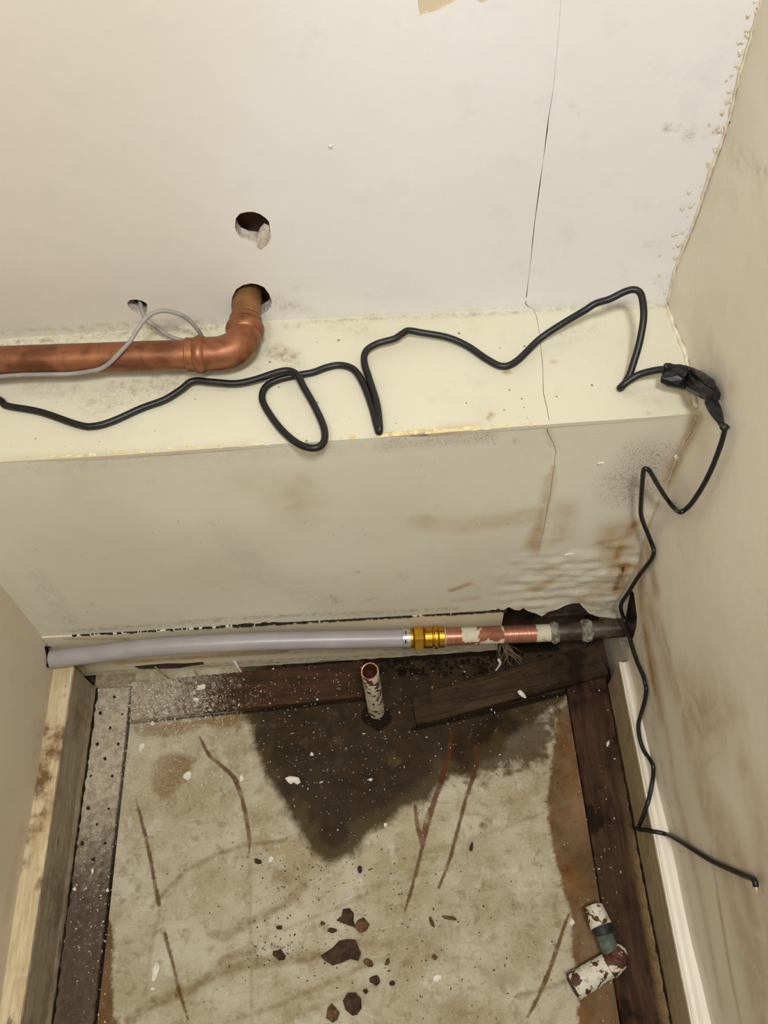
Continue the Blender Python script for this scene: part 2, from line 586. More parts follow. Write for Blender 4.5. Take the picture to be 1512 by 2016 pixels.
M['left_wood'] = wood_mat('stained_cream_timber', (206, 190, 156), (180, 156, 114), (104, 70, 34), 1, rough=0.6, dark=0.95)
M['left_face'] = wood_mat('grimy_grey_timber', (156, 146, 124), (132, 119, 95), (92, 72, 46), 1, rough=0.6, dark=0.5)
M['batten_dusty'] = wood_mat('dusty_batten', (70, 50, 36), (46, 32, 24), (30, 20, 14), 1, dust=(196, 183, 158), rough=0.8, spec=0.06)
M['batten_back'] = wood_mat('brown_batten', (78, 50, 29), (44, 27, 15), (28, 17, 10), 0, dust=(186, 174, 150), rough=0.65, spec=0.1)
M['batten_right'] = wood_mat('dark_wet_batten', (78, 54, 36), (50, 34, 22), (27, 18, 11), 1, dust=(150, 124, 88), rough=0.55, spec=0.1, dark=0.9)
M['plank'] = wood_mat('dark_loose_plank', (70, 56, 36), (46, 35, 22), (26, 19, 12), 0, rough=0.65, spec=0.1, dark=0.8)

# ------------------------------------------------------------------ upper back wall
XR = W + 0.03
ZT = 1.30
WALL_ST = [
    ('dirt', [(404, 168), (414, 172)], 3, 1.0, 3), ('dirt', [(50, 266), (55, 270)], 3, 0.9, 3),
    ('dirt', [(934, 333), (935, 347)], 3, 0.9, 3), ('dirt', [(305, 395), (307, 405)], 3, 0.7, 3),
    ('dirt', [(540, 585), (600, 612)], 14, 0.35, 16), ('dirt', [(575, 568), (590, 566)], 3, 0.9, 3),
    ('dirt', [(1130, 215), (1137, 228)], 4, 0.6, 5), ('dirt', [(1306, 245), (1312, 256)], 2.5, 1.0, 2.5),
    ('dirt', [(1314, 244), (1319, 256)], 2.5, 1.0, 2.5), ('dirt', [(1328, 246), (1330, 250)], 2.5, 0.6, 3),
    ('dirt', [(1387, 243), (1392, 250)], 3, 0.9, 4), ('dirt', [(1398, 258), (1406, 254)], 4, 0.6, 5),
    ('dirt', [(1392, 270), (1396, 266)], 4, 0.5, 5),
    ('mold', [(1340, 275), (1352, 256), (1374, 246), (1370, 262), (1366, 282), (1345, 280)], 0, 0.55, 6),
    ('dirt', [(1278, 482), (1306, 478)], 3, 0.5, 4), ('dirt', [(1225, 520), (1232, 580)], 5, 0.18, 6),
    ('dirt', [(600, 628), (900, 616), (1040, 606), (1100, 604), (1316, 596)], 7, 0.3, 10),
    ('dirt', [(0, 655), (250, 640), (420, 632)], 9, 0.45, 10),
    ('dirt', [(520, 600), (545, 590), (560, 612)], 9, 0.5, 10),
    ('dirt', [(1330, 560), (1318, 600)], 6, 0.6, 7),
]
uvw = lambda x, y: (lambda p: (p[0], p[2]))(px_wall(x, y))
crack_w = [(1105, -14, .15), (1101, 50, .3), (1097, 100, .25), (1089, 178, .35), (1080, 232, .5), (1077, 258, .75), (1069, 320, .3), (1063, 362, .7), (1060, 384, .7),
           (1053, 435, .5), (1049, 472, .65), (1047, 494, .5), (1041, 545, .35), (1036, 586, .7)]
H_up = hole_px([(464, 430), (472, 420), (486, 417), (500, 417), (512, 421), (523, 428), (530, 437), (532, 450), (532, 464), (528, 472), (518, 477), (508, 486), (506, 476),
                (490, 475), (474, 468), (466, 458), (462, 447)], px_wall, 0.0003)
H_mid = hole_px([(456, 600), (457, 585), (465, 570), (478, 561), (494, 558), (508, 560), (520, 566), (529, 578), (534, 592), (534, 604), (526, 613), (512, 622), (490, 634), (468, 628), (456, 615)], px_wall, 0.0003)
H_small = hole_px([(250, 596), (256, 591), (268, 590), (280, 592), (290, 599), (289, 611), (284, 620), (273, 618), (262, 612), (254, 605)], px_wall, 0.0003)
C_w = crack_poly([uvw(x, y) for x, y, _ in crack_w], [max(w - 0.25, 0.06) * 0.0008 for *_, w in crack_w])
C_w2 = crack_poly([uvw(*p) for p in [(1036, 592), (1034, 597), (1040, 604), (1047, 607)]], [0.0002, 0.0004, 0.0004, 0.0003])
# peeled patches near the top edge
P_top = hole_px([(822, -40), (823, 5), (828, 31), (842, 26), (866, 20), (884, 8), (900, 0), (912, -40)], px_wall, 0.0002)
P_top2 = hole_px([(938, -25), (940, 1), (950, 5), (960, 2), (964, -25)], px_wall, 0.0002)
up_lo = [(x, ZL - 0.02) for x in (-0.03, XR)]
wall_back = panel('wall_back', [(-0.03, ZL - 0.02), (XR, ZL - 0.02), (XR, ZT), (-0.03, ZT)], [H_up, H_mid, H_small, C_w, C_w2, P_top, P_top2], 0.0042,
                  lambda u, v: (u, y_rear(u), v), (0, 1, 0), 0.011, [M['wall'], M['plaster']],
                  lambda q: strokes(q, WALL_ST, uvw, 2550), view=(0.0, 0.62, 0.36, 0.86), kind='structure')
# the older coat under the peeled patches, and the dark void behind the board
pu = px_wall(870, -5)
mk('undercoat_patch', [(pu[0] - 0.03, YL + 0.0022, pu[2] - 0.025), (pu[0] + 0.05, YL + 0.0022, pu[2] - 0.025), (pu[0] + 0.05, YL + 0.0022, pu[2] + 0.03), (pu[0] - 0.03, YL + 0.0022, pu[2] + 0.03)],
   [(0, 1, 2, 3)], paint_mat('old_cream_undercoat', (204, 190, 160), (196, 180, 148), 0.6, attrs=False), wall_back)
mk('cavity_lining', [(-0.05, 0.145, ZL - 0.03), (W + 0.05, 0.145, ZL - 0.03), (W + 0.05, 0.145, ZT), (-0.05, 0.145, ZT)], [(0, 1, 2, 3)], M['cavity'], wall_back)
mk('cavity_light_cap', [(-0.05, 0.1, ZT), (W + 0.05, 0.1, ZT), (W + 0.05, 0.2, ZT), (-0.05, 0.2, ZT)], [(0, 1, 2, 3)], M['cavity'], wall_back)  # unseen cap, added to keep light from leaking into the void

# ------------------------------------------------------------------ ledge and boxing
wall_boxing = empty('wall_boxing', (0, 0, 0)); wall_boxing['kind'] = 'structure'
LEDGE_ST = [
    ('dirt', [(0, 680), (250, 655), (430, 640)], 14, 0.7, 14), ('dirt', [(190, 790), (250, 770), (350, 745)], 30, 0.55, 30),
    ('dirt', [(210, 800), (225, 760)], 12, 0.6, 14), ('dirt', [(540, 690), (560, 700), (580, 710)], 18, 0.75, 18),
    ('dirt', [(520, 640), (500, 690), (505, 720)], 10, 0.5, 14), ('dirt', [(560, 640), (590, 640)], 6, 0.6, 8),
    ('dirt', [(600, 634), (900, 620), (1040, 612), (1200, 606), (1318, 602)], 5, 0.7, 7),
    ('brown', [(545, 690), (575, 700)], 14, 0.3, 16), ('brown', [(0, 905), (324, 886), (500, 874)], 6, 0.3, 8),
    ('brown', [(760, 862), (850, 852), (930, 842)], 6, 0.5, 6), ('brown', [(870, 845), (940, 838)], 10, 0.25, 10),
    ('dark', [(800, 858), (850, 853)], 2.5, 0.6, 3), ('brown', [(960, 824), (966, 818)], 4, 0.9, 4),
    ('brown', [(1083, 716), (1092, 714)], 4, 0.9, 3), ('brown', [(994, 733), (1004, 730)], 3, 0.9, 3),
    ('brown', [(1345, 780), (1370, 806)], 12, 0.45, 14), ('dirt', [(1350, 700), (1374, 800)], 6, 0.4, 8),
    ('dirt', [(1260, 810), (1275, 815), (1310, 813)], 3, 0.9, 3), ('dirt', [(430, 770), (450, 768)], 3, 0.9, 4),
    ('dirt', [(1230, 770), (1290, 790)], 14, 0.25, 20), ('dirt', [(660, 640), (740, 660)], 16, 0.3, 20),
    ('dirt', [(1090, 660), (1160, 650)], 24, 0.2, 30), ('dirt', [(60, 760), (140, 770)], 20, 0.35, 24),
]
uvl = lambda x, y: tuple(on_z(x, y, ZL)[:2])
crack_l = [(1048, 604, .5), (1056, 622, .5), (1063, 660, .4), (1068, 712, .5), (1069, 742, .4), (1070, 775, .6), (1077, 806, .5), (1081, 828, .5)]
C_l = crack_poly([uvl(x, y) for x, y, _ in crack_l], [w * 0.0004 for *_, w in crack_l])
xs = np.linspace(-0.03, XR, 30)
out_l = [(x, float(y_front(x)) - 0.0006) for x in xs] + [(x, float(y_rear(x)) + 0.008) for x in xs[::-1]]
panel('ledge_top', out_l, [C_l], 0.0036, lambda u, v: (u, v, np.full_like(u, ZL) + 0.0006 * np.sin(u * 31) * np.sin(v * 47 + 1)), (0, 0, -1), 0.004, [M['ledge'], M['box']],
      lambda q: strokes(q, LEDGE_ST, uvl, 2400), parent=wall_boxing)

BOX_ST = [
    ('brown', [(545, 950), (600, 935), (620, 985), (600, 1030), (560, 1010)], 0, 0.42, 40),
    ('brown', [(480, 950), (560, 985)], 26, 0.15, 40),
    ('brown', [(830, 1030), (900, 1035), (1010, 1020), (1060, 1010)], 22, 0.34, 26),
    ('brown', [(1083, 940), (1074, 985)], 9, 0.6, 12),
    ('brown', [(1076, 995), (1060, 1000), (1050, 1040), (1030, 1075), (1055, 1090), (1064, 1060)], 0, 0.8, 10),
    ('brown', [(1090, 920), (1083, 975), (1071, 1035), (1060, 1080)], 3, 0.55, 5), ('brown', [(1077, 846), (1090, 880)], 5, 0.3, 8),
    ('brown', [(1098, 990), (1130, 985), (1135, 1010), (1120, 1060), (1080, 1075)], 0, 0.42, 20),
    ('brown', [(1190, 1030), (1235, 1020), (1260, 1040), (1248, 1080), (1215, 1110), (1175, 1100), (1180, 1060)], 0, 0.62, 26),
    ('brown', [(1250, 1030), (1235, 1055), (1212, 1095)], 9, 0.95, 12), ('brown', [(1180, 1070), (1225, 1060)], 8, 0.8, 10),
    ('brown', [(1215, 1095), (1205, 1125)], 10, 0.8, 12), ('brown', [(1150, 1180), (1200, 1150), (1230, 1120)], 24, 0.45, 26),
    ('brown', [(1050, 1160), (1080, 1150)], 12, 0.65, 14), ('brown', [(1070, 1120), (1095, 1135)], 14, 0.35, 16),
    ('dark', [(1226, 1118), (1217, 1140), (1211, 1162)], 6, 0.72, 14), ('dark', [(1252, 1106), (1236, 1112)], 4, 0.55, 9), ('brown', [(1232, 1108), (1214, 1165)], 12, 1.0, 16),
    ('brown', [(888, 1162), (925, 1150)], 6, 0.7, 7), ('brown', [(895, 1182), (940, 1178)], 7, 0.4, 9),
    ('brown', [(1375, 818), (1345, 880), (1310, 950)], 9, 0.7, 12), ('brown', [(1330, 905), (1300, 965)], 16, 0.3, 20),
    ('mold', [(1240, 885), (1280, 870), (1340, 880), (1320, 920), (1290, 985), (1240, 1000), (1200, 985), (1190, 940), (1225, 915)], 0, 0.85, 34),
    ('mold', [(760, 872), (960, 860)], 14, 0.55, 16), ('mold', [(500, 1130), (560, 1150), (640, 1190)], 30, 0.22, 34), ('mold', [(450, 1060), (520, 1130)], 26, 0.18, 30),
    ('dirt', [(130, 1242), (500, 1216), (900, 1198)], 7, 0.75, 9), ('dirt', [(70, 1130), (140, 1225)], 18, 0.3, 24),
    ('dirt', [(655, 1172), (665, 1184)], 6, 0.7, 8), ('dirt', [(720, 1180), (740, 1176)], 4, 0.6, 6), ('dirt', [(790, 1133), (796, 1138)], 8, 0.5, 10),
    ('dirt', [(695, 1130), (712, 1124)], 3, 0.7, 4), ('dirt', [(800, 1020), (846, 1016)], 3, 0.45, 4), ('dirt', [(135, 1222), (146, 1220)], 6, 0.9, 6),
    ('dirt', [(420, 1031), (423, 1034)], 3, 1.0, 2), ('dirt', [(1013, 866), (1019, 872)], 3, 1.0, 3),
    ('dirt', [(1000, 1130), (980, 1150)], 3, 0.5, 4), ('dirt', [(1040, 1180), (1140, 1160), (1200, 1190)], 12, 0.35, 16), ('dirt', [(1150, 1200), (1240, 1195)], 14, 0.7, 16),
    ('dirt', [(0, 930), (300, 905), (760, 878)], 12, 0.18, 16),
]
uvb = lambda x, y: (lambda p: (p[0], p[2]))(px_box(x, y))
crack_b = [(1077, 846, .6), (1080, 856, .6), (1090, 875, .5), (1095, 890, .4), (1091, 920, .35), (1087, 945, .4), (1083, 975, .35), (1078, 998, .5), (1071, 1035, .3), (1061, 1075, .3), (1055, 1095, .15)]
C_b = crack_poly([uvb(x, y) for x, y, _ in crack_b], [w * 0.0004 for *_, w in crack_b])
crack_b2 = [(1258, 819, .5), (1245, 832, .35), (1228, 842, .3), (1190, 853, .2), (1150, 860, .15)]
C_b2 = crack_poly([uvb(x, y) for x, y, _ in crack_b2], [w * 0.0005 for *_, w in crack_b2])
C_b3 = crack_poly([uvb(x, y) for x, y in [(1036, 1172), (1036, 1185), (1033, 1196)]], [0.0002, 0.0005, 0.0010])
C_b4 = hole_px([(1258, 813), (1266, 815), (1280, 813), (1276, 817), (1262, 819)], px_box, 0.0)
low = [(112, 1270), (130, 1252), (200, 1243), (250, 1244), (300, 1240), (360, 1236), (420, 1231), (470, 1228), (520, 1222), (560, 1224), (620, 1221), (660, 1220), (720, 1217), (770, 1214), (800, 1213), (850, 1209), (880, 1208), (920, 1205), (960, 1202),
       (978, 1197), (988, 1204), (1002, 1195), (1014, 1202), (1023, 1203), (1031, 1197), (1038, 1205), (1053, 1209), (1066, 1215), (1075, 1212), (1079, 1206), (1098, 1199), (1113, 1194), (1124, 1190), (1140, 1190), (1148, 1197),
       (1160, 1206), (1175, 1212), (1195, 1216), (1215, 1218), (1232, 1212), (1238, 1190), (1240, 1160), (1245, 1140), (1252, 1120), (1261, 1103)]
lo_uv = [uvb(*p) for p in low]
lo_uv = [(u + rng.uniform(-.0006, .0006), v + rng.uniform(-.0008, .0008) - (0.0016 if i_ < 19 else 0.0)) for i_, (u, v) in enumerate(lo_uv)]
out_b = [(-0.03, lo_uv[0][1])] + lo_uv + [(XR, lo_uv[-1][1] + 0.002), (XR, ZL - 0.0012), (-0.03, ZL - 0.0012)]
for hh in (C_b, C_b2, C_b4):
    for i, (u, v) in enumerate([tuple(p) for p in hh]): hh[i] = (u, min(v, ZL - 0.003))
def blister(u, v):
    """swollen, wrinkled plaster where the damp has got in"""
    st = lambda q, a, b: np.clip((q - a) / (b - a), 0, 1) ** 2 * (3 - 2 * np.clip((q - a) / (b - a), 0, 1))
    m_ = st(u, 0.43, 0.50) * (1 - st(v, 0.17, 0.25))
    h_ = 0
    for a_, f_, ph, am in ((1.35, 210, 0.3, 1.0), (1.72, 330, 2.1, .8), (1.1, 150, 4.0, 1.0), (0.7, 260, 1.2, .6), (2.0, 120, 5.2, 1.1), (1.55, 480, 3.3, .5), (2.5, 390, 0.9, .4), (0.2, 310, 2.7, .4)):
        h_ = h_ + am * np.sin(f_ * (u * math.cos(a_) + v * math.sin(a_)) + ph + 1.7 * np.sin(37 * u + 53 * v + ph * 3))
    return m_ * 0.00042 * h_
panel('front_panel', out_b, [C_b, C_b2, C_b4], 0.0036, lambda u, v: (u, y_box(u, v) + 0.0008 * np.sin(u * 23) * np.sin(v * 31) - blister(u, v), v), (0, 1, 0), 0.010, [M['box'], M['plaster']],
      lambda q: strokes(q, BOX_ST, uvb, 2000), parent=wall_boxing)
# dark void inside the boxing
mk('cavity_back', [(-0.05, 0.085, -0.02), (W + 0.05, 0.085, -0.02), (W + 0.05, 0.085, ZL - 0.01), (-0.05, 0.085, ZL - 0.01)], [(0, 1, 2, 3)], M['dirt'], wall_boxing)
mk('cavity_block', *box(0.44, 0.502, 0.012, 0.05, 0.0, 0.135), M['dirt'], wall_boxing)
mk('cavity_block', *box(0.512, 0.60, 0.018, 0.05, 0.0, 0.16), plain_mat('dark_grey_plaster', (112, 100, 88), (70, 60, 50), 60, 0.85, bump=0.7), wall_boxing)

# ------------------------------------------------------------------ right wall
RIGHT_ST = [
    ('brown', [(1275, 1180), (1330, 1360), (1390, 1560), (1450, 1800), (1500, 2016)], 34, 0.40, 60), ('brown', [(1460, 1500), (1500, 1620), (1512, 1900)], 40, 0.30, 60), ('brown', [(1340, 1330), (1420, 1450)], 40, 0.35, 50),
    ('brown', [(1262, 1100), (1272, 1240), (1300, 1400)], 26, 0.5, 34),
    ('brown', [(1262, 1090), (1262, 1180), (1275, 1280), (1290, 1360)], 20, 0.75, 26),
    ('brown', [(1300, 1230), (1325, 1320), (1350, 1420), (1365, 1480)], 9, 0.45, 14),
    ('brown', [(1330, 1340), (1390, 1320), (1450, 1400), (1440, 1480), (1380, 1500), (1350, 1440)], 0, 0.42, 50),
    ('brown', [(1365, 1480), (1385, 1510), (1420, 1480)], 6, 0.4, 9), ('brown', [(1370, 1500), (1390, 1600)], 22, 0.4, 30),
    ('brown', [(1400, 1680), (1415, 1780), (1428, 1860), (1445, 1950), (1460, 2020)], 6, 0.55, 8),
    ('brown', [(1410, 1600), (1450, 1680), (1480, 1800), (1500, 1950)], 40, 0.42, 60), ('brown', [(1470, 1850), (1500, 2010)], 30, 0.4, 40),
    ('brown', [(1310, 1420), (1330, 1560), (1380, 1760), (1420, 1980)], 14, 0.3, 20),
    ('brown', [(1380, 820), (1340, 900), (1310, 960)], 8, 0.5, 10),
    ('brown', [(1275, 1080), (1290, 1160)], 22, 0.5, 26), ('brown', [(1400, 690), (1440, 760)], 18, 0.2, 30),
    ('dirt', [(1438, 322), (1446, 320), (1455, 336), (1466, 342), (1480, 314), (1495, 327), (1512, 345)], 3, 0.8, 3.5),
    ('dirt', [(1440, 290), (1480, 310), (1500, 360), (1490, 385)], 14, 0.35, 20), ('dirt', [(1425, 265), (1440, 275)], 8, 0.5, 12),
    ('dirt', [(1395, 640), (1410, 780)], 16, 0.2, 24), ('dirt', [(1330, 640), (1350, 700)], 8, 0.45, 10),
    ('dirt', [(1260, 1240), (1268, 1310), (1290, 1420)], 14, 0.5, 18), ('dirt', [(1306, 1260), (1316, 1280)], 5, 0.7, 6),
    ('dirt', [(1284, 1420), (1320, 1600), (1370, 1820), (1410, 2010)], 12, 0.45, 14), ('dirt', [(1310, 1575), (1322, 1580)], 5, 0.7, 6),
    ('dirt', [(1340, 1080), (1360, 1120)], 14, 0.2, 20),
]
RIGHT_ST = [(a, P, w, min(1.0, st * 1.45) if a == 'brown' else st * 0.8, so * (1.7 if a == 'brown' else 1.4)) for a, P, w, st, so in RIGHT_ST]
uvr = lambda x, y: (lambda p: (p[1], p[2]))(px_right(x, y))
H_r = [px_right(*p) for p in [(1243, 1160), (1248, 1168), (1251, 1190), (1254, 1214), (1253, 1234), (1248, 1254), (1238, 1276), (1226, 1285)]]
hr = [(p[1], p[2]) for p in H_r]
hr = hr + [(0.03, hr[-1][1] - 0.01), (0.06, 0.10), (0.05, 0.17), (hr[0][0] + 0.02, hr[0][1] + 0.004)]
C_r = crack_poly([uvr(*p) for p in [(1438, 240), (1424, 254), (1418, 268), (1414, 276), (1417, 284)]], [0.0003, 0.0009, 0.0007, 0.0004, 0.0002])
wall_right = panel('wall_right', [(-0.85, -0.02), (0.2, -0.02), (0.2, ZT), (-0.85, ZT)], [hr, C_r], 0.004,
                   lambda u, v: (x_right(u, v) + 0.0007 * np.sin(u * 29 + 1) * np.sin(v * 23), u, v), (1, 0, 0), 0.014, [M['right'], M['plaster']],
                   lambda q: strokes(q, RIGHT_ST, uvr, 2300), view=(-0.42, 0.13, 0.0, 0.86), kind='structure', flip=True, smooth=False)
mk('cavity_lining', *box(W + 0.016, W + 0.07, -0.06, 0.12, 0.02, 0.24), M['cavity'], wall_right)
# lumpy filler bead along the corner of the two walls
bead = []
rad = []
for i, z in enumerate(np.arange(ZL, 0.83, 0.004)):
    y = float(y_rear(W)); bead.append((float(x_right(y, z)) - 0.0008 + rng.uniform(-.0005, .0005), y - 0.0006 + rng.uniform(-.0004, .0004), z))
    rad.append(0.0007 + 0.0009 * rng.random() ** 2)
M['filler'] = plain_mat('cracked_filler', (222, 214, 194), (198, 186, 160), 120, 0.7, bump=0.7)
mk('corner_filler', *tube(bead, rad, 7), M['filler'], wall_right, smooth=True)
bead = []; rad = []
for i, y in enumerate(np.arange(float(y_front(W)) + 0.004, float(y_rear(W)), 0.004)):
    bead.append((float(x_right(y, ZL)) - 0.0012 + rng.uniform(-.0006, .0006), y, ZL + 0.0006)); rad.append(0.0010 + 0.0010 * rng.random())
mk('corner_filler', *tube(bead, rad, 7), M['filler'], wall_right, smooth=True)
bead = []; rad = []
for i, z in enumerate(np.arange(0.20, ZL - 0.004, 0.004)):
    y = float(y_box(W, z)); bead.append((float(x_right(y, z)) - 0.0006 + rng.uniform(-.0006, .0006), y - 0.0004, z)); rad.append(0.0003 + 0.0008 * rng.random())
mk('corner_filler', *tube(bead, rad, 7), plain_mat('yellowed_filler', (204, 190, 158), (184, 162, 120), 120, 0.7, bump=0.7), wall_right, smooth=True)

# ------------------------------------------------------------------ left wall
uvx = lambda x, y: (lambda p: (p[1], p[2]))(on_x(x, y, 0.0))
H_l = hole_px([(88, 1274), (93, 1266), (104, 1263), (118, 1274), (124, 1290), (120, 1306), (112, 1318), (104, 1316), (100, 1313), (96, 1316), (92, 1312), (93, 1300), (91, 1288)], lambda x, y: on_x(x, y, 0.0), 0.0003, (1, 2))
LEFT_ST = [('dirt', [(70, 1480), (100, 1340)], 12, 0.35, 16), ('dirt', [(20, 1330), (25, 1345)], 6, 0.3, 10), ('dirt', [(118, 1268), (125, 1275)], 4, 1.0, 4),
           ('brown', [(40, 1640), (15, 1800)], 12, 0.25, 18)]
wall_left = panel('wall_left', [(-0.85, -0.02), (0.2, -0.02), (0.2, ZT), (-0.85, ZT)], [H_l], 0.005, lambda u, v: (np.zeros_like(u) + 0.0006 * np.sin(u * 31) * np.sin(v * 27), u, v), (-1, 0, 0), 0.012,
                  [M['left'], M['plaster']], lambda q: strokes(q, LEFT_ST, uvx, 1900), view=(-0.42, 0.02, 0.03, 0.32), kind='structure')
mk('cavity_lining', *box(-0.06, -0.014, -0.09, 0.03, 0.03, 0.16), M['cavity'], wall_left)

# ------------------------------------------------------------------ floor
def fz(x, y): return tuple(on_z(x, y, 0.0)[:2])


wet_poly = [fz(*p) for p in [(470, 1404), (484, 1415), (503, 1462), (512, 1500), (524, 1532), (553, 1578), (580, 1625), (598, 1660), (618, 1688), (653, 1700), (690, 1690), (712, 1668), (730, 1640), (758, 1628), (790, 1594),
                             (817, 1586), (850, 1576), (870, 1548), (886, 1530), (927, 1524), (950, 1500), (985, 1490), (1000, 1455), (1050, 1425), (1085, 1400), (1110, 1390), (1160, 1300), (1240, 1200), (1240, 1120), (480, 1180)]]
halo_poly = [fz(*p) for p in [(880, 1530), (930, 1545), (985, 1530), (1030, 1520), (1080, 1510), (1100, 1440), (1112, 1390), (960, 1400), (880, 1450)]]
brown_polys = [[fz(*p) for p in q] for q in (
    [(1098, 1400), (1092, 1440), (1083, 1520), (1077, 1560), (1080, 1620), (1087, 1670), (1100, 1720), (1116, 1776), (1122, 1800), (1124, 1850), (1136, 1935), (1138, 2030), (1240, 2030), (1190, 1777), (1146, 1480), (1120, 1380)],
    [(296, 1510), (312, 1490), (345, 1480), (388, 1494), (376, 1512), (362, 1532), (345, 1570), (318, 1573), (300, 1560)],
    [(180, 2030), (206, 1800), (219, 1815), (224, 1850), (221, 1900), (224, 1990), (240, 2030)],
    [(258, 1428), (300, 1424), (476, 1404), (486, 1424), (470, 1432), (440, 1436), (405, 1430), (386, 1440), (350, 1448), (300, 1452), (262, 1446)])]
rust_lines = [
    [(393, 1450, 2), (402, 1470, 4), (412, 1488, 4), (445, 1515, 5), (462, 1532, 5.5), (474, 1562, 5), (484, 1605, 5), (491, 1650, 5), (491, 1672, 3), (488, 1690, 2.5)],
    [(268, 1573, 2), (276, 1605, 3), (287, 1648, 4), (298, 1700, 4), (306, 1745, 4), (313, 1780, 5)],
    [(325, 1838, 3), (332, 1868, 4), (340, 1895, 3.5), (352, 1950, 3.5), (362, 1982, 3), (370, 2005, 2)],
    [(888, 1440, 3), (884, 1485, 5), (870, 1535, 6), (856, 1573, 6), (845, 1615, 5), (834, 1656, 4.5), (826, 1690, 4.5), (818, 1722, 4), (808, 1758, 4), (797, 1794, 2)],
    [(817, 1584, 3), (820, 1615, 5), (827, 1645, 5), (831, 1665, 4)], [(846, 1590, 2), (838, 1612, 2.5), (832, 1640, 2.5)],
    [(936, 1470, 4), (939, 1505, 4), (930, 1535, 5), (917, 1573, 4.5), (902, 1630, 4), (888, 1685, 4), (875, 1720, 3.5), (864, 1747, 3)],
    [(1120, 1799, 2.5), (1104, 1845, 4), (1085, 1902, 4.5), (1074, 1930, 5), (1062, 1958, 4), (1050, 1982, 3.5), (1038, 2003, 2)]]
olive_strokes = [
    ([(300, 1785), (335, 1745), (370, 1712), (420, 1685), (480, 1664), (560, 1655)], 4, 0.65, 5), ([(316, 1790), (300, 1850), (285, 1960), (288, 2005)], 4, 0.4, 6),
    ([(255, 2010), (300, 1975), (380, 1945), (425, 1915), (480, 1898), (560, 1890), (630, 1882)], 9, 0.75, 8), ([(425, 1912), (445, 1888), (500, 1870)], 8, 0.7, 8),
    ([(415, 1838), (445, 1845), (490, 1815), (560, 1780), (600, 1745)], 7, 0.6, 8), ([(492, 1700), (494, 1860), (496, 2020)], 3, 0.4, 4), ([(440, 2016), (560, 1975), (660, 1928), (780, 1875)], 4, 0.5, 5),
    ([(560, 2010), (640, 1975), (760, 1930)], 4, 0.35, 5), ([(560, 1830), (680, 1780), (820, 1710)], 4, 0.4, 6), ([(700, 1860), (860, 1840), (1000, 1790), (1110, 1770)], 18, 0.35, 26),
    ([(830, 1680), (920, 1655), (1070, 1600)], 4, 0.4, 6), ([(700, 1750), (800, 1730), (900, 1700)], 4, 0.4, 6), ([(870, 1880), (960, 1915), (1010, 1930)], 12, 0.4, 16), ([(690, 1940), (760, 2016)], 4, 0.3, 6),
    ([(800, 1800), (760, 1930), (745, 2016)], 3, 0.3, 4), ([(1120, 1930), (1060, 1952), (1020, 1960)], 4, 0.6, 5), ([(850, 2000), (900, 2005)], 30, 0.35, 40), ([(600, 1700), (660, 1720), (640, 1780)], 14, 0.3, 20),
    ([(545, 1722), (570, 1730)], 9, 0.6, 10), ([(470, 1770), (480, 1765)], 9, 0.3, 8), ([(950, 1625), (953, 1626)], 7, 1.0, 3), ([(930, 1740), (1060, 1900)], 50, 0.15, 60)]
dust_strokes = [([(262, 1440), (296, 1480), (280, 1540)], 36, 0.62, 50), ([(300, 1440), (400, 1440)], 20, 0.3, 30), ([(250, 1560), (232, 1700)], 8, 0.5, 14)]

gx = np.arange(XA - 0.001, XC + 0.0015, 0.0015)
gy = np.concatenate([np.arange(-0.85, -0.40, 0.03), np.arange(-0.40, 0.0, 0.0015), np.arange(0.0, 0.12, 0.01)])
GX, GY = np.meshgrid(gx, gy); Q = np.stack([GX.ravel(), GY.ravel()], -1)
PPM = 1900.0
fat = {}
fat['wet'] = np.clip(poly_sd(Q, wet_poly) * 1000, -60, 80)
fat['halo'] = np.clip(poly_sd(Q, halo_poly) * 1000, -60, 80)
fat['stain'] = np.clip(np.max([poly_sd(Q, p) for p in (brown_polys[0], brown_polys[2])], 0) * 1000, -60, 60)
fat['tanstain'] = np.clip(np.max([poly_sd(Q, p) for p in (brown_polys[1], brown_polys[3])], 0) * 1000, -60, 60)
fat['line'] = np.clip(np.max([line_cov(Q, [(*fz(x, y), 0.82 * w / PPM) for x, y, w in L]) for L in rust_lines], 0) * 1000, -20, 20)
ol = np.zeros(len(Q))
for P, w, s, soft in olive_strokes:
    v = np.clip(line_cov(Q, [(*fz(*p), w / PPM) for p in P]) * PPM / soft + 0.5, 0, 1); ol = np.maximum(ol, v * s)
fat['olive'] = ol
gap_lines = [[(256, 1424, 3), (480, 1402, 3.5), (716, 1377, 4)], [(722, 1310, 8), (722, 1380, 6)], [(735, 1408, 24), (752, 1412, 20), (745, 1425, 14)], [(812, 1436, 4), (1000, 1392, 6), (1120, 1362, 5)], [(480, 1303, 8), (720, 1296, 12), (1180, 1262, 16)]]
fat['gap'] = np.clip(np.max([line_cov(Q, [(*fz(x, y), w / PPM) for x, y, w in L]) for L in gap_lines], 0) * 1000, -20, 20)
du = np.zeros(len(Q))
for P, w, s, soft in dust_strokes:
    v = np.clip(line_cov(Q, [(*fz(*p), w / PPM) for p in P]) * PPM / soft + 0.5, 0, 1); du = np.maximum(du, v * s)
fat['dust'] = du
nx, ny = len(gx), len(gy)
ii = (np.arange(ny - 1)[:, None] * nx + np.arange(nx - 1)[None, :]).ravel()
FQ = np.stack([ii, ii + 1, ii + 1 + nx, ii + nx], -1)
zz = 0.0005 * np.sin(Q[:, 0] * 37) * np.sin(Q[:, 1] * 29)
VQ = np.concatenate([np.column_stack([Q, zz]), [(-0.02, -0.85, -0.016), (W + 0.03, -0.85, -0.016), (W + 0.03, 0.13, -0.016), (-0.02, 0.13, -0.016)]])
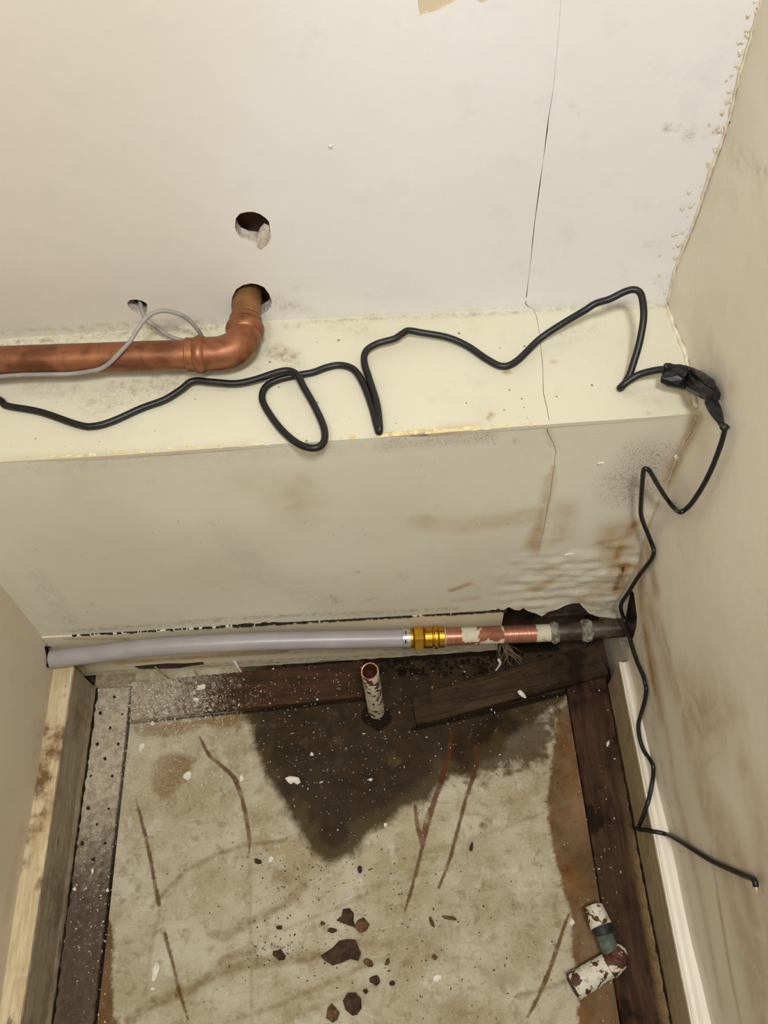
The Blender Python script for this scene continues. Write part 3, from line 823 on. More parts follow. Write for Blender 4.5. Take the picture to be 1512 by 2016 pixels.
faces = FQ.tolist() + [(nx * ny, nx * ny + 1, nx * ny + 2, nx * ny + 3)]
sides = []
for j in range(ny - 1): sides += [(j * nx, (j + 1) * nx)]
nb = len(VQ)
ext = []
for col_i in (0, nx - 1):
    ids = [j * nx + col_i for j in range(ny)]
    lowv = VQ[ids] - [0, 0, 0.016]; st = nb + len(ext); ext += lowv.tolist()
    for j in range(ny - 1): faces.append((ids[j], ids[j + 1], st + j + 1, st + j))
VQ = np.concatenate([VQ, ext])
fat = {k: np.concatenate([v, np.full(len(VQ) - len(v), -20.0 if k in ('wet', 'halo', 'stain', 'tanstain', 'line', 'gap') else 0.0)]) for k, v in fat.items()}

k = NT('stained_concrete')
n_b = k.noise(16, 5, 0.6); n_m = k.noise(75, 6, 0.65, dist=0.4); n_f = k.noise(420, 4, 0.65); n_s = k.noise(28, 4, 0.6, dist=1.0)
c = k.mix(k.ss(n_b, 0.33, 0.67), lin(182, 174, 152), lin(156, 144, 114))
c = k.mix(k.mul(k.ss(n_m, 0.5, 0.7), 0.5), c, lin(112, 96, 68))
c = k.mix(k.mul(k.ss(n_f, 0.58, 0.75), 0.5), c, lin(116, 98, 68))
c = k.mix(k.mul(k.ss(n_f, 0.34, 0.46, 1.0, 0.0), 0.4), c, lin(192, 186, 168))
n_p = k.noise(34, 6, 0.7, dist=0.3)
c = k.mix(k.mul(k.ss(n_p, 0.56, 0.68), 0.55), c, lin(196, 190, 174))
c = k.mix(k.mul(k.ss(n_p, 0.30, 0.42, 1.0, 0.0), 0.5), c, lin(120, 104, 74))
scr = k.noise(14, 3, 0.6, k.scale((3.0, 30.0, 1.0)), 0.6)
c = k.mix(k.mul(k.ss(scr, 0.60, 0.68), 0.3), c, lin(124, 106, 72))
o_f = k.math('MULTIPLY', k.attr('olive'), k.add(k.mul(k.ss(k.noise(110, 5, 0.7), 0.36, 0.64), 0.6), 0.38), clamp=True)
c = k.mix(o_f, c, lin(110, 90, 50))
st_v = k.add(k.attr('stain'), k.add(k.mul(k.add(n_m, -0.5), 12.0), k.mul(k.add(n_f, -0.5), 5.0)))
s_f = k.mul(k.ss(st_v, -2.2, 2.6), k.ss(n_p, 0.30, 0.62, 1.0, 0.86))
c = k.mix(k.mul(s_f, 0.93), c, k.mix(k.ss(n_b, 0.3, 0.7), lin(108, 68, 20), lin(68, 40, 10)))
t_f = k.mul(k.ss(k.add(k.attr('tanstain'), k.add(k.mul(k.add(n_m, -0.5), 16.0), k.mul(k.add(n_f, -0.5), 10.0))), -4.0, 4.0), k.ss(n_f, 0.3, 0.65, 0.9, 0.45))
c = k.mix(t_f, c, lin(112, 80, 34))
ha = k.ss(k.add(k.attr('halo'), k.mul(k.add(n_m, -0.5), 60.0)), -4, 14)
c = k.mix(k.mul(ha, 0.85), c, lin(66, 49, 27))
wv = k.add(k.attr('wet'), k.add(k.mul(k.add(n_m, -0.5), 14.0), k.mul(k.add(n_s, -0.5), 16.0)))
w_f = k.ss(wv, -5.0, 6.0)
core = k.ss(k.add(wv, k.mul(k.add(n_s, -0.5), 40.0)), 8.0, 24.0)
tone = k.mix(k.ss(n_m, 0.35, 0.68), lin(31, 20, 8), lin(52, 36, 16))
tone = k.mix(core, lin(66, 54, 29), tone)
tone = k.mix(k.mul(k.ss(n_p, 0.58, 0.70), 0.6), tone, lin(84, 66, 42))
tone = k.mix(k.mul(k.ss(k.noise(12, 4, 0.6), 0.52, 0.66), 0.8), tone, lin(27, 18, 9))
c = k.mix(k.mul(w_f, 0.96), c, tone)
l_f = k.mul(k.ss(k.add(k.attr('line'), k.add(k.mul(k.add(n_f, -0.5), 2.2), k.mul(k.add(n_m, -0.5), 2.4))), -0.9, 0.9), k.ss(k.noise(60, 3), 0.25, 0.55, 0.55, 1.0))
c = k.mix(k.mul(l_f, 0.85), c, k.mix(n_m, lin(98, 58, 26), lin(62, 34, 13)))
c = k.mix(k.mul(k.ss(k.add(k.attr('gap'), k.mul(k.add(n_m, -0.5), 4.0)), -1.2, 1.2), 0.9), c, lin(22, 14, 8))
dfac = k.math('MULTIPLY', k.attr('dust'), k.add(k.mul(k.ss(k.noise(1300, 3, 0.75), 0.44, 0.62), 0.9), 0.1), clamp=True)
c = k.mix(dfac, c, lin(196, 184, 160))
vs = k.vor(150, 'Distance'); vr = k.vor(150, 'Color')
c = k.mix(k.mul(k.math('LESS_THAN', vs, k.ss(vr, 0.86, 1.0, 0.0, 0.24)), 0.7), c, lin(84, 60, 34))
k.bump(k.add(k.add(n_m, k.mul(n_f, 0.45)), k.mul(w_f, -0.15)), 0.42, 0.0022)
M['floor'] = k.fin(c, k.ss(w_f, 0, 1, 0.8, 0.6), 0.0, 0.07)
floor = mk('floor', VQ, faces, M['floor'], attrs=fat, smooth=False); floor['kind'] = 'structure'
floor.data.materials.append(M['dirt'])
for pi in range(len(FQ), len(floor.data.polygons)): floor.data.polygons[pi].material_index = 1


def board(name, quad, z0, z1, mat, parent=None, n=46, m=6, jit=0.0005, attr=None, loc=None, ztop=None):
    """timber from a four-sided outline (a0,b0 start edge; a1,b1 end edge), worn edges"""
    a0, b0, b1, a1 = [np.asarray(q, float) for q in quad]
    V = []; A = []
    for i in range(n + 1):
        t = i / n; p = a0 + (a1 - a0) * t; q = b0 + (b1 - b0) * t
        jl = nrg.uniform(-jit, jit); jr = nrg.uniform(-jit, jit)
        dz = (ztop(t) if ztop else 0.0)
        w = q - p; L = np.linalg.norm(w); w = w / L
        prof = [(0 + jl, z0), (0 + jl, z1 - 0.0012)] + [(L * s, z1) for s in np.linspace(0.02, 0.98, m)] + [(L + jr, z1 - 0.0012), (L + jr, z0)]
        for s, z in prof: V.append((p[0] + w[0] * s, p[1] + w[1] * s, z + dz + (nrg.uniform(-.0002, .0002) if z == z1 else 0)))
    r = m + 4; F = []
    for i in range(n):
        for j in range(r - 1):
            F.append((i * r + j, i * r + j + 1, (i + 1) * r + j + 1, (i + 1) * r + j))
        F.append((i * r + r - 1, i * r, (i + 1) * r, (i + 1) * r + r - 1))
    F.append(tuple(range(r))[::-1]); F.append(tuple(n * r + j for j in range(r)))
    V = np.array(V)
    o = mk(name, V, F, mat, parent, loc=loc, attrs={'dust': attr(V)} if attr else None)
    return o


def sst(v, a, b): t = np.clip((v - a) / (b - a), 0, 1); return t * t * (3 - 2 * t)


yl_end = fz(197, 1357)[1]
lb = board('floor_batten', [(XB + 0.001, -0.80), (XA - 0.0042, -0.80), (XA - 0.0042, yl_end), (XB + 0.001, yl_end)], -0.012, 0.002, M['batten_dusty'], floor, n=220, m=12,
           attr=lambda V: 0.15 + 0.85 * sst(V[:, 1] + nrg.normal(0, .012, len(V)), -0.26, -0.13))
mk('floor_packing', *box(XB, XA, yl_end + 0.001, YB + 0.004, -0.012, 0.0005), plain_mat('dusty_mortar', (150, 136, 112), (122, 106, 82), 160, 0.9, bump=0.9), floor)
q = [fz(262, 1345), fz(259, 1421), fz(716, 1373), fz(716, 1304)]
bb = board('floor_batten', q, -0.008, 0.005, M['batten_back'], floor, n=120, m=12,
           attr=lambda V: 0.03 + 0.97 * (1 - sst(V[:, 0] + nrg.normal(0, .02, len(V)), fz(300, 1390)[0], fz(470, 1370)[0])))
ye = fz(1180, 1300)[1]
rb = board('floor_batten', [(XC + 0.002, -0.80), (XD - 0.001, -0.80), (XD - 0.001, ye), (XC + 0.002, ye)], -0.012, 0.003, M['batten_right'], floor, n=180, m=10,
           attr=lambda V: 0.85 * sst(V[:, 0], XD - 0.012, XD - 0.003) * sst(-V[:, 1], 0.12, 0.3))
# nail holes of the old carpet gripper: dark nail heads
nailM = plain_mat('rusty_nail', (48, 32, 22), (26, 16, 10), 200, 0.8, 0.2, 0.4)
for x, y in [(225, 1372), (197, 1404), (241, 1406), (217, 1433), (192, 1465), (233, 1465), (207, 1494), (179, 1528), (221, 1528), (173, 1591), (214, 1592), (191, 1623), (162, 1660), (207, 1660), (184, 1692)]:
    p = on_z(x, y, 0.002); r = rng.uniform(.0011, .0018)
    ringv = [(p[0] + r * (1 + rng.uniform(-.3, .3)) * math.cos(t), p[1] + r * (1 + rng.uniform(-.3, .3)) * math.sin(t), 0.0026) for t in np.linspace(0, 6.283, 8)[:-1]]
    V = ringv + [(a + (a - p[0]) * .3, b + (b - p[1]) * .3, 0.0016) for a, b, _ in ringv] + [(p[0], p[1], 0.0031)]
    F = [(i, (i + 1) % 7, 14) for i in range(7)] + [(i + 7, (i + 1) % 7 + 7, (i + 1) % 7, i) for i in range(7)]
    mk('nail', V, F, nailM, lb)

# ------------------------------------------------------------------ skirting boards
def extrude_y(prof, y0, y1, n=60, wob=0.0004):
    V = []; F = []; m = len(prof)
    for i in range(n + 1):
        y = y0 + (y1 - y0) * i / n
        for x, z in prof: V.append((x + nrg.uniform(-wob, wob), y, z + nrg.uniform(-wob, wob)))
    for i in range(n):
        for j in range(m): F.append((i * m + j, i * m + (j + 1) % m, (i + 1) * m + (j + 1) % m, (i + 1) * m + j))
    F.append(tuple(range(m))[::-1]); F.append(tuple(range(n * m, n * m + m)))
    return np.array(V), F


ys_r = on_z(1230, 1303, HS)[1]
bs_r = empty('baseboard_right', (W, -0.3, 0)); bs_r['kind'] = 'structure'
mk('face_board', *extrude_y([(XD, 0.0), (XD, HS - 0.004), (XD + 0.0006, HS - 0.0025), (W + 0.004, HS - 0.0025), (W + 0.004, 0.0)], -0.82, ys_r), wood_mat('grimy_board_face', (176, 160, 130), (158, 140, 108), (120, 98, 66), 1, rough=0.5, dark=0.35), bs_r)
mk('top_moulding', *extrude_y([(XD - 0.0006, HS - 0.0028), (XD - 0.0004, HS + 0.0004), (XD + 0.0008, HS + 0.0012), (XD + 0.0018, HS - 0.0004), (XD + 0.0036, HS - 0.0012), (XD + 0.0062, HS - 0.0010), (XD + 0.0078, HS + 0.0006),
                               (XD + 0.0090, HS + 0.0016), (W + 0.006, HS + 0.0020), (W + 0.006, HS - 0.0028)], -0.82, ys_r, n=120, wob=0.00012), M['skirt_white'], bs_r)
ys_l = on_z(142, 1311, HS)[1]
bs_l = empty('baseboard_left', (0, -0.3, 0)); bs_l['kind'] = 'structure'
mk('top_edge', *extrude_y([(-0.004, HS - 0.003), (-0.004, HS + 0.0006), (0.004, HS + 0.0008), (XB - 0.0025, HS), (XB - 0.0004, HS - 0.0012), (XB - 0.0004, HS - 0.0030)], -0.82, ys_l, n=140), M['left_wood'], bs_l)
mk('face_board', *extrude_y([(-0.004, 0.0), (-0.004, HS - 0.003), (XB, HS - 0.003), (XB + 0.0012, 0.012), (XB + 0.0030, 0.006), (XB + 0.003, 0.0)], -0.82, ys_l, n=140), M['left_face'], bs_l)

seamM = plain_mat('black_seam_dirt', (46, 36, 24), (22, 16, 10), 120, 0.9, bump=0.8, spec=0.1)
for par, xx, y1_ in ((bs_l, XB + 0.003, ys_l), (bs_r, XD - 0.0008, ys_r)):
    yy_ = np.arange(-0.80, y1_, 0.004)
    pts_ = [(xx + nrg.uniform(-.0006, .0006), y, 0.0022 + nrg.uniform(-.0006, .0006)) for y in yy_]
    mk('seam_dirt', *tube(pts_, [nrg.uniform(.0009, .0022) for _ in pts_], 6, wob=.2), seamM, par)
# back skirting: face with a rotted slot, square top edge
xe = on_y(991, 1212, YB)[0]
bs_b = empty('baseboard_back', (0.25, YB, 0)); bs_b['kind'] = 'structure'
ybk = lambda x: YB + 0 * x
uvk = lambda x, y: (lambda p: (p[0], p[2]))(on_y(x, y, YB))
slot = [uvk(*p) for p in [(263, 1312), (290, 1309), (330, 1306), (365, 1306), (400, 1303), (402, 1308), (372, 1312), (350, 1316), (310, 1317), (275, 1317)]]
SK = [('dirt', [(190, 1325), (500, 1303), (960, 1278)], 9, 0.9, 9), ('brown', [(230, 1305), (420, 1292), (560, 1282)], 9, 0.7, 9), ('dirt', [(420, 1292), (600, 1284), (700, 1282)], 6, 0.8, 7),
      ('brown', [(130, 1258), (250, 1258)], 6, 0.6, 8), ('dark', [(330, 1318), (520, 1306), (700, 1298)], 3, 0.55, 4), ('dark', [(400, 1290), (520, 1282)], 2, 0.5, 3), ('dirt', [(760, 1280), (900, 1276)], 8, 0.7, 8)]
bot = [(0.0, 0.0)] + [(x, 0.0 + nrg.uniform(0, .003) + 0.004 * sst(np.array(x), .25, .45)) for x in np.linspace(0.02, xe - 0.002, 50)] + [(xe, 0.006)]
M['skirt_back'] = paint_mat('cream_grimy_skirting', (214, 204, 176), (200, 188, 156), 0.5, bump=0.25, tan=(150, 116, 64))
panel('face_board', bot + [(xe, HB), (0.0, HB)], [slot], 0.003, lambda u, v: (u, ybk(u), v), (0, 1, 0), 0.006, [M['skirt_back'], M['dirt']], lambda q: strokes(q, SK, uvk, 1950), parent=bs_b)
mk('top_edge', *box(0.0, xe, YB - 0.0006, YB + 0.0085, HB - 0.003, HB + 0.0006), paint_mat('cream_top_edge', (214, 205, 182), (202, 191, 164), 0.5, attrs=False, speck=0.8), bs_b)
mk('backing', *box(0.0, xe - 0.002, YB + 0.007, YB + 0.012, 0.0, HB - 0.004), M['dirt'], bs_b)
# grime wedged in the joint above the skirting
gp = []
V = []; F = []
for i in range(420):
    x = rng.uniform(0.03, 0.2) if i > 340 else rng.uniform(0.19, xe)
    y = float(y_base(x)) - rng.uniform(0, .0018); L = rng.uniform(.001, .005); h = rng.uniform(.0005, .0016); k0 = len(V)
    z = HB + 0.0006
    V += [(x, y - .0006, z), (x + L, y - .0006 + rng.uniform(-.0004, .0004), z), (x + L, y + .002, z), (x, y + .002, z), (x + L * .4, y, z + h), (x + L * .7, y + .001, z + h * .8)]
    F += [tuple(k0 + q for q in f) for f in ((0, 1, 5, 4), (1, 2, 5), (2, 3, 4, 5), (3, 0, 4))]
g = mk('joint_grime', V, F, plain_mat('black_grime', (44, 36, 26), (24, 19, 13), 200, 0.9), bs_b); g['kind'] = 'stuff'

# ------------------------------------------------------------------ copper pipe on the ledge
pw = px_wall(487, 596)
PZ = pw[2]
R22 = 0.0114
pA = on_z(-60, 713, PZ); pB = on_z(379, 698, PZ); pC = on_z(437, 695, PZ)
PY = (pA[1] + pB[1]) / 2
ex = pw[0] - 0.001        # x of the leg that enters the wall
dirx = (pB - pA) / np.linalg.norm(pB - pA)
RE = 0.021
cp = empty('copper_pipe', (pB[0], pB[1], ZL), 'thick tarnished copper pipe with an elbow turning into the wall above the ledge', 'pipe')
start = pA - dirx * 0.15
corner = pB + dirx * ((ex - pB[0]) / dirx[0])
a_in = corner - dirx * RE
pend = np.array([ex + 0.001, 0.144, PZ + 0.001])
diry = (pend - corner) / np.linalg.norm(pend - corner)
b_out = corner + diry * RE
mk('pipe', *tube(np.linspace(start, a_in, 40), R22, 28), M['copper'], cp, smooth=True)
mk('wall_leg', *tube(np.linspace(b_out, pend, 16), R22 - 0.0002, 28), M['copper_dull'], cp, smooth=True)
arc = [a_in * (1 - t) ** 2 + 2 * t * (1 - t) * (corner - (dirx - diry) * 0.0006) + b_out * t ** 2 for t in np.linspace(0, 1, 24)]
s_in = a_in - dirx * 0.022
s_out = b_out + diry * 0.012
path = [s_in + (a_in - s_in) * t for t in np.linspace(0, 0.96, 12)] + arc + [b_out + (s_out - b_out) * t for t in np.linspace(0.04, 1, 10)]
rr = [0.0128] * 12 + [0.0128 + 0.0006 * math.sin(math.pi * t) for t in np.linspace(0, 1, 24)] + [0.0128] * 10
el = mk('elbow_fitting', *tube(path, rr, 32), M['copper'], cp, smooth=True)
def bead_ring(c, d, r0, r1, w):
    d = d / np.linalg.norm(d); pts = [c + d * t for t in np.linspace(-w, w, 9)]
    return tube(pts, [r0 + (r1 - r0) * math.cos(t * math.pi / 2) for t in np.linspace(-1, 1, 9)], 32)
mk('collar', *bead_ring(s_in + dirx * 0.0105, dirx, 0.0126, 0.0146, 0.0048), M['copper'], el, smooth=True)
mk('collar', *bead_ring(b_out + diry * 0.002, diry, 0.0126, 0.0150, 0.0062), M['copper'], el, smooth=True)
mk('collar', *bead_ring(s_in + dirx * 0.001, dirx, 0.0120, 0.0131, 0.0012), M['copper'], el, smooth=True)

# ------------------------------------------------------------------ grey cable looped over the copper pipe
gc = []
p = px_wall(268, 602); gc.append(p + [0, 0.024, 0.004]); gc.append(p + [0.001, 0.012, 0.001])
for x, y, h in [(284, 622, .020), (309, 645, .013), (338, 664, .008), (366, 671, .006), (386, 674, .006), (399, 671, .009), (397, 662, .016), (389, 649, .024), (372, 630, .034), (351, 618, .042), (326, 612, .046), (305, 615, .047), (286, 628, .045),
                (269, 651, .042), (256, 672, .038), (239, 691, .0345), (220, 711, .0295)]:
    gc.append(on_z(x, y, ZL + h))
for x, y, h in [(200, 725, .024), (176, 731, .021), (139, 736, .019), (93, 737, .019), (46, 738, .019), (0, 741, .019), (-60, 746, .019), (-140, 750, .019)]:
    gc.append(on_z(x, y, ZL + h))
gcp = crom(gc, 8)
g0 = empty('grey_cable', px_wall(268, 602), 'thin grey cable coming from a small wall hole and looping over the copper pipe', 'cable')
mk('sheath', *tube(gcp, 0.0017, 12), M['greycable'], g0, smooth=True)

# ------------------------------------------------------------------ black cable
RC = 0.0027
flex = [(-110, 742, .003), (-50, 765, .003), (0, 788, .003), (14, 799, .003), (79, 811, .003), (153, 836, .003), (185, 839, .003), (222, 829, .003), (278, 804, .003), (324, 787, .004), (356, 767, .005), (380, 750, .006), (417, 752, .006), (463, 755, .005),
        (500, 748, .006), (546, 733, .009), (569, 730, .0095), (586, 739, .0095), (597, 760, .008), (620, 801, .006), (638, 843, .008), (637, 871, .010), (618, 882, .011), (588, 874, .009), (556, 848, .006), (528, 811, .004), (516, 784, .003),
        (523, 762, .003), (546, 748, .003), (583, 739, .003), (616, 733, .003), (644, 723, .003), (671, 719, .003), (697, 728, .004), (716, 757, .005), (732, 800, .004), (742, 838, .003), (746, 850, .003), (747, 838, .0055), (742, 795, .006),
        (727, 746, .006), (717, 712, .007), (721, 691, .008), (742, 677, .009), (776, 667, .010), (792, 657, .0105), (804, 651, .010), (830, 655, .008), (880, 664, .006), (920, 681, .004), (960, 708, .003), (990, 721, .003), (1018, 710, .004), (1062, 668, .009),
        (1108, 637, .018), (1150, 612, .028), (1172, 598, .032), (1200, 589, .036), (1231, 574, .040), (1250, 570.5, .041), (1262, 580, .040), (1267, 609, .036), (1266, 636, .031), (1258, 678, .022), (1248, 712, .014), (1238, 741, .008), (1226, 760, .0035), (1221, 764, .003),
        (1227, 758, .006), (1241, 747, .009), (1260, 737, .012), (1286, 730, .016), (1307, 727.5, .019), (1330, 731, .022), (1352, 740, .024)]
fp = [on_z(x, y, ZL + h) for x, y, h in flex]
for i, (x, y, h) in enumerate(flex):      # keep clear of the upper wall
    lim = float(y_rear(fp[i][0])) - RC - 0.0006
    if fp[i][1] > lim: fp[i] = on_y(x, y, lim)
bc = empty('black_cable', on_z(990, 721, ZL), 'black cable snaking along the ledge, taped to a thin lead down the right wall', 'cable')
mk('thick_flex', *tube(crom(fp, 7), RC, 14), M['black'], bc, smooth=True)
fe = fp[-1]
# tape: two wrapped, crumpled lobes hanging from the end of the flex towards the wall
tape_end = px_right(1416, 832, 0.008)
def clear_right(p, off):
    """keep a point off the right wall, sliding it along its line of sight"""
    if p[0] > float(x_right(p[1], p[2])) - off:
        return px_right(*project(p), off)
    return p
def lobes(path, half, thick, seg=10, tw=0.0, jit=0.0006):
    P = np.asarray(path); n = len(P); V = []; F = []
    T = np.gradient(P, axis=0); T /= np.linalg.norm(T, axis=1)[:, None]
    for i in range(n):
        view = CAM - P[i]; view /= np.linalg.norm(view)
        S = np.cross(T[i], view); S /= np.linalg.norm(S); U = np.cross(S, T[i])
        lo, hi = half[i]
        for s in range(seg):
            th = 2 * math.pi * s / seg; c_, s_ = math.cos(th), math.sin(th)
            wd_ = hi if c_ > 0 else lo
            V.append(P[i] + S * c_ * wd_ + U * s_ * thick[i] + nrg.uniform(-jit, jit, 3))
    for i in range(n - 1):
        for s in range(seg):
            a0 = i * seg + s; a1 = i * seg + (s + 1) % seg
            F.append((a0, a1, a1 + seg, a0 + seg))
    F.append(tuple(range(seg))[::-1]); F.append(tuple(range((n - 1) * seg, n * seg)))
    return V, F
def tz(x, y, t):
    """a point between the end of the flex (t=0) and the place at the right wall (t=1)"""
    return clear_right(on_z(x, y, ZL + 0.019 + (0.012 - 0.019) * t), 0.0065)
tp1 = [tz(1306, 736, 0), tz(1322, 740, .1), tz(1340, 746, .25), tz(1358, 755, .4), tz(1374, 763, .55), tz(1390, 770, .7), tz(1402, 777, .8), tz(1409, 781, .85)]
k2 = 1 / 2.55 / 1000
h1 = [(10, 18), (17, 20), (20, 19), (19, 14), (18, 15), (18, 16), (15, 11), (8, 6)]
tapeP = mk('tape_wrap', *lobes(tp1, [(a * k2, b * k2) for a, b in h1], [0.004, .0055, .006, .006, .006, .0055, .005, .0035], 12), M['tape'], bc)
rid = [tz(x, y, t) + np.array([0, 0, 0.0035]) for x, y, t in [(1306, 729, 0), (1335, 732, .2), (1360, 738, .4), (1380, 748, .6), (1396, 760, .75), (1405, 774, .85)]]
mk('tape_ridge', *tube(crom(rid, 5), [0.0030] * 20 + [0.0028, .0025, .002, .0016, .0012, .0008], 8, wob=0.1), M['tape'], tapeP)
tp2 = [tz(1401, 778, .8), tz(1402, 792, .9), tz(1404, 806, .95), tz(1410, 818, 1), tz(1416, 828, 1), tz(1421, 835, 1)]
h2 = [(9, 10), (11, 12), (14, 10), (11, 8), (8, 6), (4, 4)]
mk('tape_wrap', *lobes(tp2, [(a * k2, b * k2) for a, b in h2], [0.003, .0042, .0042, .0038, .003, .0015], 10), M['tape'], bc)
kn = tz(1428, 842, 1)
mk('knot', *lathe(kn - [0.004, 0, -0.001], kn + [0.003, 0, 0], [(0, .0006), (.0012, .0020), (.003, .0027), (.005, .0022), (.0068, .0007)], 9), M['black'], bc, smooth=True)
# thin twin lead
RT = 0.0018
lead = [tz(1421, 836, 1), tz(1427, 841, 1)]
zk = lead[-1][2]
for x, y, o in [(1422, 866, .006), (1412, 895, .006), (1400, 925, .006), (1382, 960, .007), (1362, 990, .009), (1348, 1004, .011), (1338, 1008, .013)]:
    lead.append(px_right(x, y, o))
def lead_box(x, y, off): 
    p = px_box(x, y)
    return on_y(x, y, p[1] - off)
for x, y, o in [(1326, 999, .014), (1310, 978, .016), (1293, 951, .019), (1281, 930, .021), (1273, 923, .021), (1267, 927, .020), (1264, 960, .016), (1262, 990, .014), (1262, 1012, .013), (1267, 1030, .013), (1276, 1052, .014), (1284, 1073, .016), (1287, 1085, .017), (1284, 1098, .017),
                (1271, 1116, .016), (1256, 1136, .015), (1238, 1165, .014), (1226, 1183, .014), (1222, 1194, .015)]:
    lead.append(lead_box(x, y, o))
for x, y, yy in [(1224, 1206, -.030), (1229, 1222, -.040), (1237, 1246, -.046), (1244, 1272, -.050)]:
    lead.append(on_y(x, y, yy))
for x, y, o in [(1254, 1302, .003), (1266, 1330, .003), (1271, 1350, .003)]:
    lead.append(px_right(x, y, o))
for x, y, z in [(1272, 1362, .078), (1268, 1385, .074), (1260, 1412, HS + .0030), (1257, 1430, HS + .0020), (1260, 1455, HS + .0020), (1268, 1478, HS + .0020), (1280, 1496, HS + .0045), (1286, 1510, HS + .005), (1285, 1535, HS + .0045), (1280, 1562, HS + .0022), (1275, 1582, HS + .001), (1268, 1602, HS - .006),
                (1259, 1624, HS - .020), (1256, 1630, HS - .023), (1259, 1633, HS - .021), (1272, 1634, HS - .010), (1287, 1637, HS + .001), (1302, 1640, HS + .0035), (1318, 1645, HS + .004)]:
    lead.append(on_z(x, y, z))
for x, y, o in [(1340, 1657, .003), (1372, 1677, .003), (1400, 1694, .003), (1430, 1708, .003), (1462, 1722, .003), (1480, 1729, .004), (1486, 1735, .005), (1488, 1745, .005)]:
    lead.append(px_right(x, y, o))
lp = np.array([clear_right(p, 0.0030) for p in crom(lead, 7)])
mk('thin_lead', *tube(lp, np.linspace(RT, RT * 1.15, len(lp)), 10), M['black'], bc, smooth=True)
mk('bare_end', *tube(crom([px_right(1488, 1744, .005), px_right(1489, 1751, .005), px_right(1490, 1758, .005)], 4), [.0009] * 6 + [.0006] * 3, 7), M['barewire'], bc, smooth=True)

# ------------------------------------------------------------------ pipe run in front of the back skirting
YP = -0.0335
RP = 0.0093
pr = [on_y(x, y, YP) for x, y in [(101, 1297.5), (118, 1296), (140, 1293), (200, 1286), (280, 1276), (360, 1270), (500, 1263), (620, 1260), (704, 1258.5), (800, 1256.5)]]
run = empty('water_pipe', on_y(500, 1263, YP), 'horizontal water pipe of grey plastic joined by a brass coupling to old painted copper', 'pipe')
mk('plastic_pipe', *tube(crom(pr, 6), RP, 28), M['greypipe'], run, smooth=True)
ax0 = on_y(792, 1256.8, YP); ax1 = on_y(1087, 1245.5, YP); ax2 = on_y(1252, 1234, YP)
adir = (ax1 - ax0) / np.linalg.norm(ax1 - ax0)
Lp = lambda px: (on_y(px, 1250, YP)[0] - ax0[0]) / adir[0]
mk('insert_sleeve', *lathe(ax0, ax1, [(0, .0088), (0.0003, .0102), (Lp(808) - .0004, .0102), (Lp(808), .0088)], 28), M['steel'], run, smooth=False)
cpl = mk('brass_coupling', *lathe(ax0, ax1, [(Lp(806), .0080), (Lp(807), .0098), (Lp(812), .0098), (Lp(814), .0090), (Lp(834), .0094), (Lp(836), .0108), (Lp(850), .0108), (Lp(852), .0094), (Lp(854), .0094), (Lp(855), .0118), (Lp(860), .0118), (Lp(862), .0096), (Lp(864), .0106), (Lp(874), .0106), (Lp(875.5), .0088)], 32), M['brass'], run, smooth=False)
hexv, hexf = lathe(ax0, ax1, [(Lp(813.5), .0112), (Lp(815.5), .0129), (Lp(832), .0129), (Lp(834.5), .0112)], 6)
mk('hex_nut', hexv, hexf, M['brass'], cpl)
# stamped marks on the sleeve
for yy in (1245, 1263):
    q = on_y(799, yy, YP - 0.0085)
    mk('stamp_mark', *box(q[0] - .0005, q[0] + .0005, q[1] - .0016, q[1] + .001, q[2] - .0022, q[2] + .0022), plain_mat('stamp_dark', (40, 38, 36), (30, 28, 26)), run)
cs = mk('copper_section', *tube(np.linspace(ax0 + adir * Lp(874), ax1, 30), 0.0090, 28), M['painted_copper'], run, smooth=True)
mk('scuffed_band', *tube(np.linspace(ax0 + adir * Lp(877), ax0 + adir * Lp(908), 10), 0.00912, 28, cap=False), M['copper_bright'], cs, smooth=True)
mk('scuffed_band', *tube(np.linspace(ax0 + adir * Lp(990), ax0 + adir * Lp(1053), 12), 0.00912, 28, cap=False), M['copper_bright'], cs, smooth=True)
d2 = (ax2 - ax1) / np.linalg.norm(ax2 - ax1)
L2 = np.linalg.norm(ax2 - ax1)
mk('old_pipe', *tube(np.linspace(ax1 - d2 * .002, ax2 + d2 * 0.035, 20), 0.0096, 24), M['corroded'], run, smooth=True)
for s0, s1, r in ((-0.002, 0.006, .0109), (L2 * 0.34, L2 * 0.47, .0112)):
    n_ = 9; pts = [ax1 + d2 * (s0 + (s1 - s0) * i / (n_ - 1)) for i in range(n_)]
    mk('solder_crust', *tube(pts, [r * (0.9 + 0.16 * math.sin(math.pi * i / (n_ - 1))) for i in range(n_)], 20, wob=0.075), M['crust'], run)

